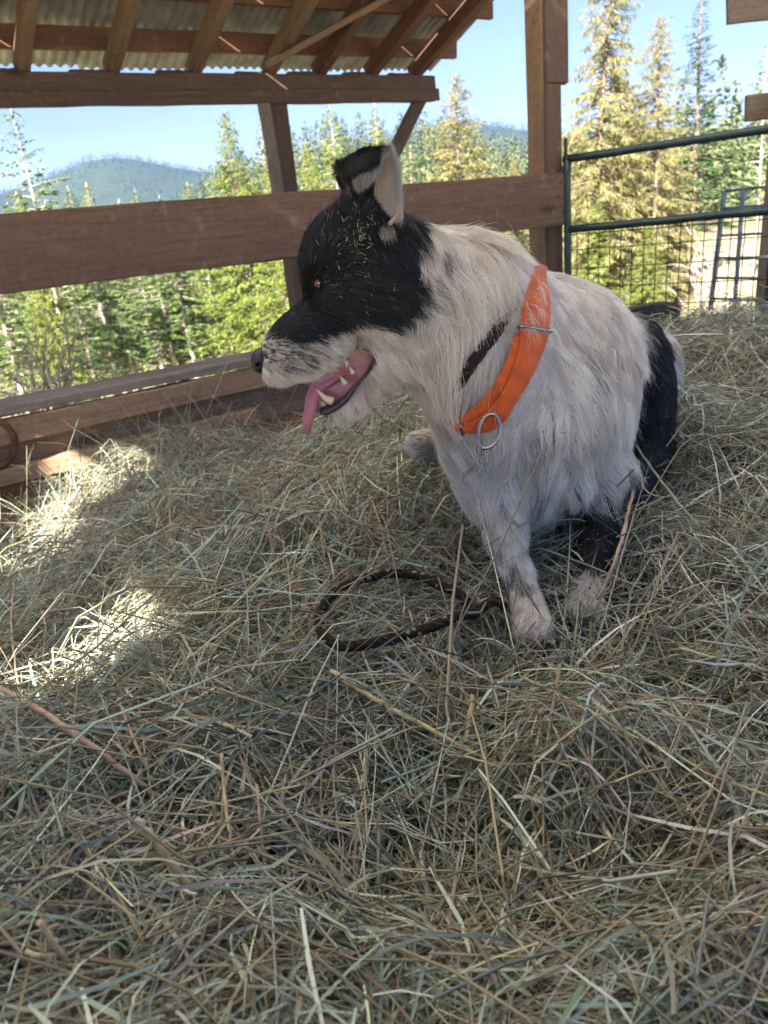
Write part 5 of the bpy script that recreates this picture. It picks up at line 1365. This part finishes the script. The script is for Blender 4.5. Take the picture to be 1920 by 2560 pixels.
def rope_geo(path, R, n):
    """three twisted strands"""
    c = smooth_path(path, n); L = np.concatenate([[0], np.cumsum(np.linalg.norm(np.diff(c, axis=0), axis=1))])
    tan = np.gradient(c, axis=0); tan /= np.linalg.norm(tan, axis=1)[:, None]
    a = unit(np.cross(tan[0], [0, 0, 1.0])); parts = []; nr = []
    for i in range(n): a = unit(a - tan[i] * (a @ tan[i])); nr.append(a)
    nr = np.array(nr); bi = np.cross(tan, nr)
    for k in range(4):
        th = L / (R * 5.0) * 2 * math.pi / 2 + k * math.pi / 2
        p = c + (nr * np.cos(th)[:, None] + bi * np.sin(th)[:, None]) * R * .42
        parts.append(tube(p, R * .62, 7))
    return merge(parts)
rp = [(1108, 1006), (1140, 966), (1178, 912), (1210, 868), (1238, 832), (1262, 795), (1300, 735)]
rp3 = [at(x, y, skin_depth(x, y, 1.05) - .007) for x, y in rp]
rp3 = np.array(rp3); rp3[0] *= 1.02; rp3[-1] *= 1.02; dd_ = np.convolve(np.pad(rp3 @ FWD, 1, 'edge'), [.25, .5, .25], 'valid'); rp3 = np.array([at(x, y, q) for (x, y), q in zip(rp, dd_)])
M['strap'] = rope_mat('dark leather strap', .12)
v, f = rope_geo(rp3, .0085, 70); rc_ = obj('rope_collar', v, f, M['strap'], None, True); tag(rc_, 'dark brown rope collar half hidden in the white neck fur', 'collar')

v, f = rope_geo(rpts, .0068, 190); ro = obj('rope', v, f, M['rope'], None, True); tag(ro, 'loop of dark brown speckled rope lying on the hay by the paw', 'rope')

# ------------------------------------------------------------------ fur trimmed under the collar and the rope, then linked
P, colr, rad = FUR['P'], FUR['col'], FUR['rad']
def near_band(bv, bf, bu, r, u0, u1):
    tree = kdtree.KDTree(len(bv))
    for j, q in enumerate(bv): tree.insert(q, j)
    tree.balance(); lo, hi = bv.min(0) - r, bv.max(0) + r; R0 = P[:, 0]
    idx = np.nonzero(((R0 > lo) & (R0 < hi)).all(1))[0]; out = []
    for i in idx:
        _, j, d = tree.find(R0[i])
        if d < r and u0 <= bu[j] <= u1: out.append(i)
    return np.array(out, int)
trim = np.ones(len(P))
for b in (bandA, bandB):
    k = near_band(b[1], b[2], b[3], .026, .3, 1.0); trim[k] = .32
k = near_band(loop[1], loop[2], loop[3], .020, .3, 1.0); trim[k] = np.minimum(trim[k], .4)
ru = np.full(len(rp3), .5); rs = smooth_path(rp3, 60)[19:44]; k = near_band(rs, None, np.full(25, .5), .022, 0, 1); trim[k] = np.minimum(trim[k], np.where(rgf.uniform(size=len(k)) < .22, .8, .12))
P = P[:, :1] + (P - P[:, :1]) * trim[:, None, None]
def build_fur(P, colr, rad):
    n, K = P.shape[:2]
    cu = bpy.data.hair_curves.new('fur'); cu.add_curves([K] * n)
    cu.attributes['position'].data.foreach_set('vector', P.astype(np.float32).ravel())
    a = cu.attributes.new('radius', 'FLOAT', 'POINT'); a.data.foreach_set('value', rad.astype(np.float32).ravel())
    c = np.ones((n, 4), np.float32); c[:, :3] = colr
    a = cu.attributes.new('col', 'FLOAT_COLOR', 'CURVE'); a.data.foreach_set('color', c.ravel())
    m, nd, lk, b = new_mat('dog fur', .38, .6)
    at_ = nd.new('ShaderNodeAttribute'); at_.attribute_name = 'col'; lk.new(at_.outputs['Color'], b.inputs['Base Color'])
    tr = nd.new('ShaderNodeBsdfTranslucent'); mxs = nd.new('ShaderNodeMixShader'); mxs.inputs[0].default_value = .25
    lk.new(at_.outputs['Color'], tr.inputs['Color']); lk.new(b.outputs[0], mxs.inputs[1]); lk.new(tr.outputs[0], mxs.inputs[2]); lk.new(mxs.outputs[0], nd['Material Output'].inputs['Surface'])
    cu.materials.append(m)
    o = bpy.data.objects.new('fur', cu); link(o, dog); return o
build_fur(P, colr, rad)
# air: thin haze over the valley
hv = [(x, y, z) for z in (-95, 205) for y in (-3950, 3950) for x in (-3950, 3950)]
hf = [(0, 2, 3, 1), (4, 5, 7, 6), (0, 1, 5, 4), (2, 6, 7, 3), (0, 4, 6, 2), (1, 3, 7, 5)]
hz = obj('haze', hv, hf); hm = bpy.data.materials.new('haze'); hm.use_nodes = True; hn = hm.node_tree.nodes; hn.remove(hn['Principled BSDF'])
pv_ = hn.new('ShaderNodeVolumePrincipled'); pv_.inputs['Color'].default_value = (.26, .44, .90, 1); pv_.inputs['Density'].default_value = HAZE; pv_.inputs['Anisotropy'].default_value = .0
hm.node_tree.links.new(pv_.outputs[0], hn['Material Output'].inputs['Volume']); hz.data.materials.append(hm); tag(hz, 'thin blue haze filling the valley', 'haze', kind='stuff')
print('FUR strands', len(P))

# ------------------------------------------------------------------ single straws one can pick out
M['straw'] = noisy('straw stalk', (.40, .30, .15), (.60, .49, .28), 40, .6, .3, 0, .15, 4, .001)
M['straw_pink'] = noisy('pinkish stalk', (.34, .22, .15), (.50, .36, .26), 40, .6, .3, 0, .15, 4, .001)
M['blade'] = noisy('dry green blade', (.22, .25, .13), (.34, .36, .22), 40, .6, .3, 0, .1, 4, .001)
M['rust_blade'] = noisy('rusty red blade', (.30, .12, .05), (.45, .22, .10), 40, .6, .3, 0, .1, 4, .001)
def straw(pts, r, mat, label, flat=1.0, node=True):
    c = smooth_path(pts, 22); c = c + np.random.default_rng(len(label) * 7).normal(0, r * .18, c.shape)
    rr_ = np.full(22, r); rr_ *= np.linspace(1.0, .8, 22)
    if node: rr_[9] *= 1.35; rr_[10] *= 1.2
    v, f = tube(c, rr_, 8)
    if flat < 1:
        n8 = v.reshape(22, 8, 3); m_ = n8.mean(1, keepdims=True); d = n8 - m_; ax = unit(np.cross(c[-1] - c[0], FWD)); sc_ = (d @ unit(np.cross(ax, c[-1] - c[0])))[..., None] * unit(np.cross(ax, c[-1] - c[0])); v = (n8 - sc_ * (1 - flat)).reshape(-1, 3)
    o = obj('straw_stalk', v, f, M[mat], None, True); tag(o, label, 'straw', 'single straws on the hay'); return o
def hh(x, y, up): return hay_hit(x, y, up)
straw([at(1592, 1190, 1.16), at(1574, 1268, 1.08), at(1556, 1342, 1.03), at(1524, 1436, .985), at(1492, 1500, .985)], .0028, 'straw_pink', 'long pinkish stalk leaning in front of the black foreleg')
straw([hh(827, 1678, .028), hh(930, 1745, .025), hh(1060, 1815, .02), hh(1195, 1890, .008)], .0034, 'straw', 'thick tan stalk lying diagonally below the rope loop')
straw([hh(1183, 1735, .05), hh(1176, 1790, .03), hh(1160, 1868, .004)], .0032, 'straw', 'short upright tan stalk below the rope loop')
straw([hh(340, 2052, .07), hh(412, 2140, .04), hh(492, 2246, .005)], .0046, 'straw', 'fat short tan stalk poking up in the left foreground', .6)
straw([hh(-30, 1705, .022), hh(130, 1795, .022), hh(290, 1910, .018), hh(410, 2004, .006)], .0034, 'straw_pink', 'long tan stalk running in from the left edge')
straw([hh(555, 1882, .05), hh(560, 1980, .03), hh(572, 2070, .02), hh(584, 2146, .0)], .0018, 'straw', 'thin upright stalk in the middle of the foreground, left of centre')
straw([hh(642, 1960, .04), hh(650, 2040, .025), hh(657, 2136, .0)], .0016, 'straw_pink', 'thin pale stalk just right of the upright stalk in the foreground')
straw([hh(295, 1746, .04), hh(335, 1850, .025), hh(384, 1958, .002)], .0016, 'straw_pink', 'thin stalk standing above the long one at left')
straw([hh(98, 2302, .05), hh(140, 2365, .03), hh(186, 2430, .0)], .0021, 'straw', 'short tan stalk near the bottom left corner')
straw([hh(64, 2377, .03), hh(100, 2392, .034), hh(142, 2386, .02)], .0018, 'straw', 'small pale bent straw in the bottom left corner')
straw([hh(548, 1605, .014), hh(620, 1535, .020), hh(700, 1488, .022), hh(790, 1448, .02), hh(870, 1425, .012)], .0019, 'rust_blade', 'rusty red blade running up to the rope loop', .5, False)
straw([at(1588, 1112, 1.2), at(1640, 1185, 1.15), at(1700, 1262, 1.08), at(1752, 1320, 1.06)], .0022, 'blade', 'grey-green blade sloping right from the dog elbow', .35, False)
straw([at(1596, 1150, 1.17), at(1608, 1215, 1.10), at(1640, 1240, 1.08), at(1690, 1241, 1.05)], .0015, 'blade', 'curled green blade beside the dog elbow', .35, False)
straw([hh(35, 1460, .06), hh(28, 1560, .03), hh(44, 1705, .0)], .0018, 'straw_pink', 'thin stalk standing upright at the left edge')
straw([hh(1300, 1690, .02), hh(1440, 1760, .022), hh(1560, 1830, .016), hh(1700, 1890, .004)], .0018, 'straw', 'slender tan stalk in front of the dog feet')

# hay bits caught in the coat
rg = np.random.default_rng(8); cv_, cf_, cc_ = [], [], []; k = 0
zones = [((905, 590), (34, 62), 60, .009), ((850, 640), (95, 90), 26, .008), ((940, 740), (90, 70), 16, .009), ((820, 540), (40, 30), 10, .009), ((1500, 1340), (40, 70), 40, .012), ((1400, 960), (180, 260), 46, .020), ((1480, 760), (120, 50), 26, .02), ((1630, 1060), (30, 140), 18, .016), ((1180, 700), (100, 100), 12, .02)]
for (cx_, cy_), (sx, sy), nn_, off in zones:
    for _ in range(nn_):
        x, y = rg.normal(cx_, sx * .55), rg.normal(cy_, sy * .55); q, nv = surf(x, y)
        if q is None or np.linalg.norm(q - EYE_PT) < .014: continue
        if poly_sd(hab(q)[None], mab)[0] < .006 and np.linalg.norm(q - mc) < .14: continue
        t_ = unit(np.cross(nv, rg.normal(0, 1, 3))); L = (.0016 + .008 * rg.uniform() ** 2) * (2.0 if off > .015 and rg.uniform() < .4 else 1); sd = unit(np.cross(t_, nv) + rg.normal(0, .4, 3)); w = rg.uniform(.0002, .00055)
        b0 = q + nv * (off * rg.uniform(.8, 1.15)); t_ = unit(t_ + nv * rg.normal(0, .25)); b1 = b0 + t_ * L
        if off > .015: col = np.array([.10, .09, .06]) * rg.uniform(.6, 2.4)
        else: col = np.array([.46, .40, .22]) * rg.uniform(.25, 1.2)
        cv_ += [b0 - sd * w, b0 + sd * w, b1 + sd * w * .5, b1 - sd * w * .5]; cf_.append((k, k + 1, k + 2, k + 3)); cc_ += [col] * 4; k += 4
ch = obj('hay_chaff', np.array(cv_), np.array(cf_), M['hay']); set_color(ch.data, np.array(cc_)); tag(ch, 'small hay flecks caught in the dog coat', 'hay', kind='stuff')

# nails in the boards
nv_, nf_ = tube([np.zeros(3), np.array([0, 0, .004])], .0055, 8); nail_me = mesh('nail', nv_, nf_, M['iron'])
for (t_, n_, z_) in [(2.90, -.090, .08), (2.915, -.090, -.07), (2.88, -.090, .01), (0.9, -.044, zc - .05), (2.1, -.044, zc - .06), (-.1, -.044, zc - .04), (0.35, -.062, zc - .245), (-.55, -.062, zc - .25)]:
    o = bpy.data.objects.new('nail', nail_me); o.matrix_basis = frame(W(t_, n_, z_), WD, np.cross(-WN, WD), -WN); link(o, barn)
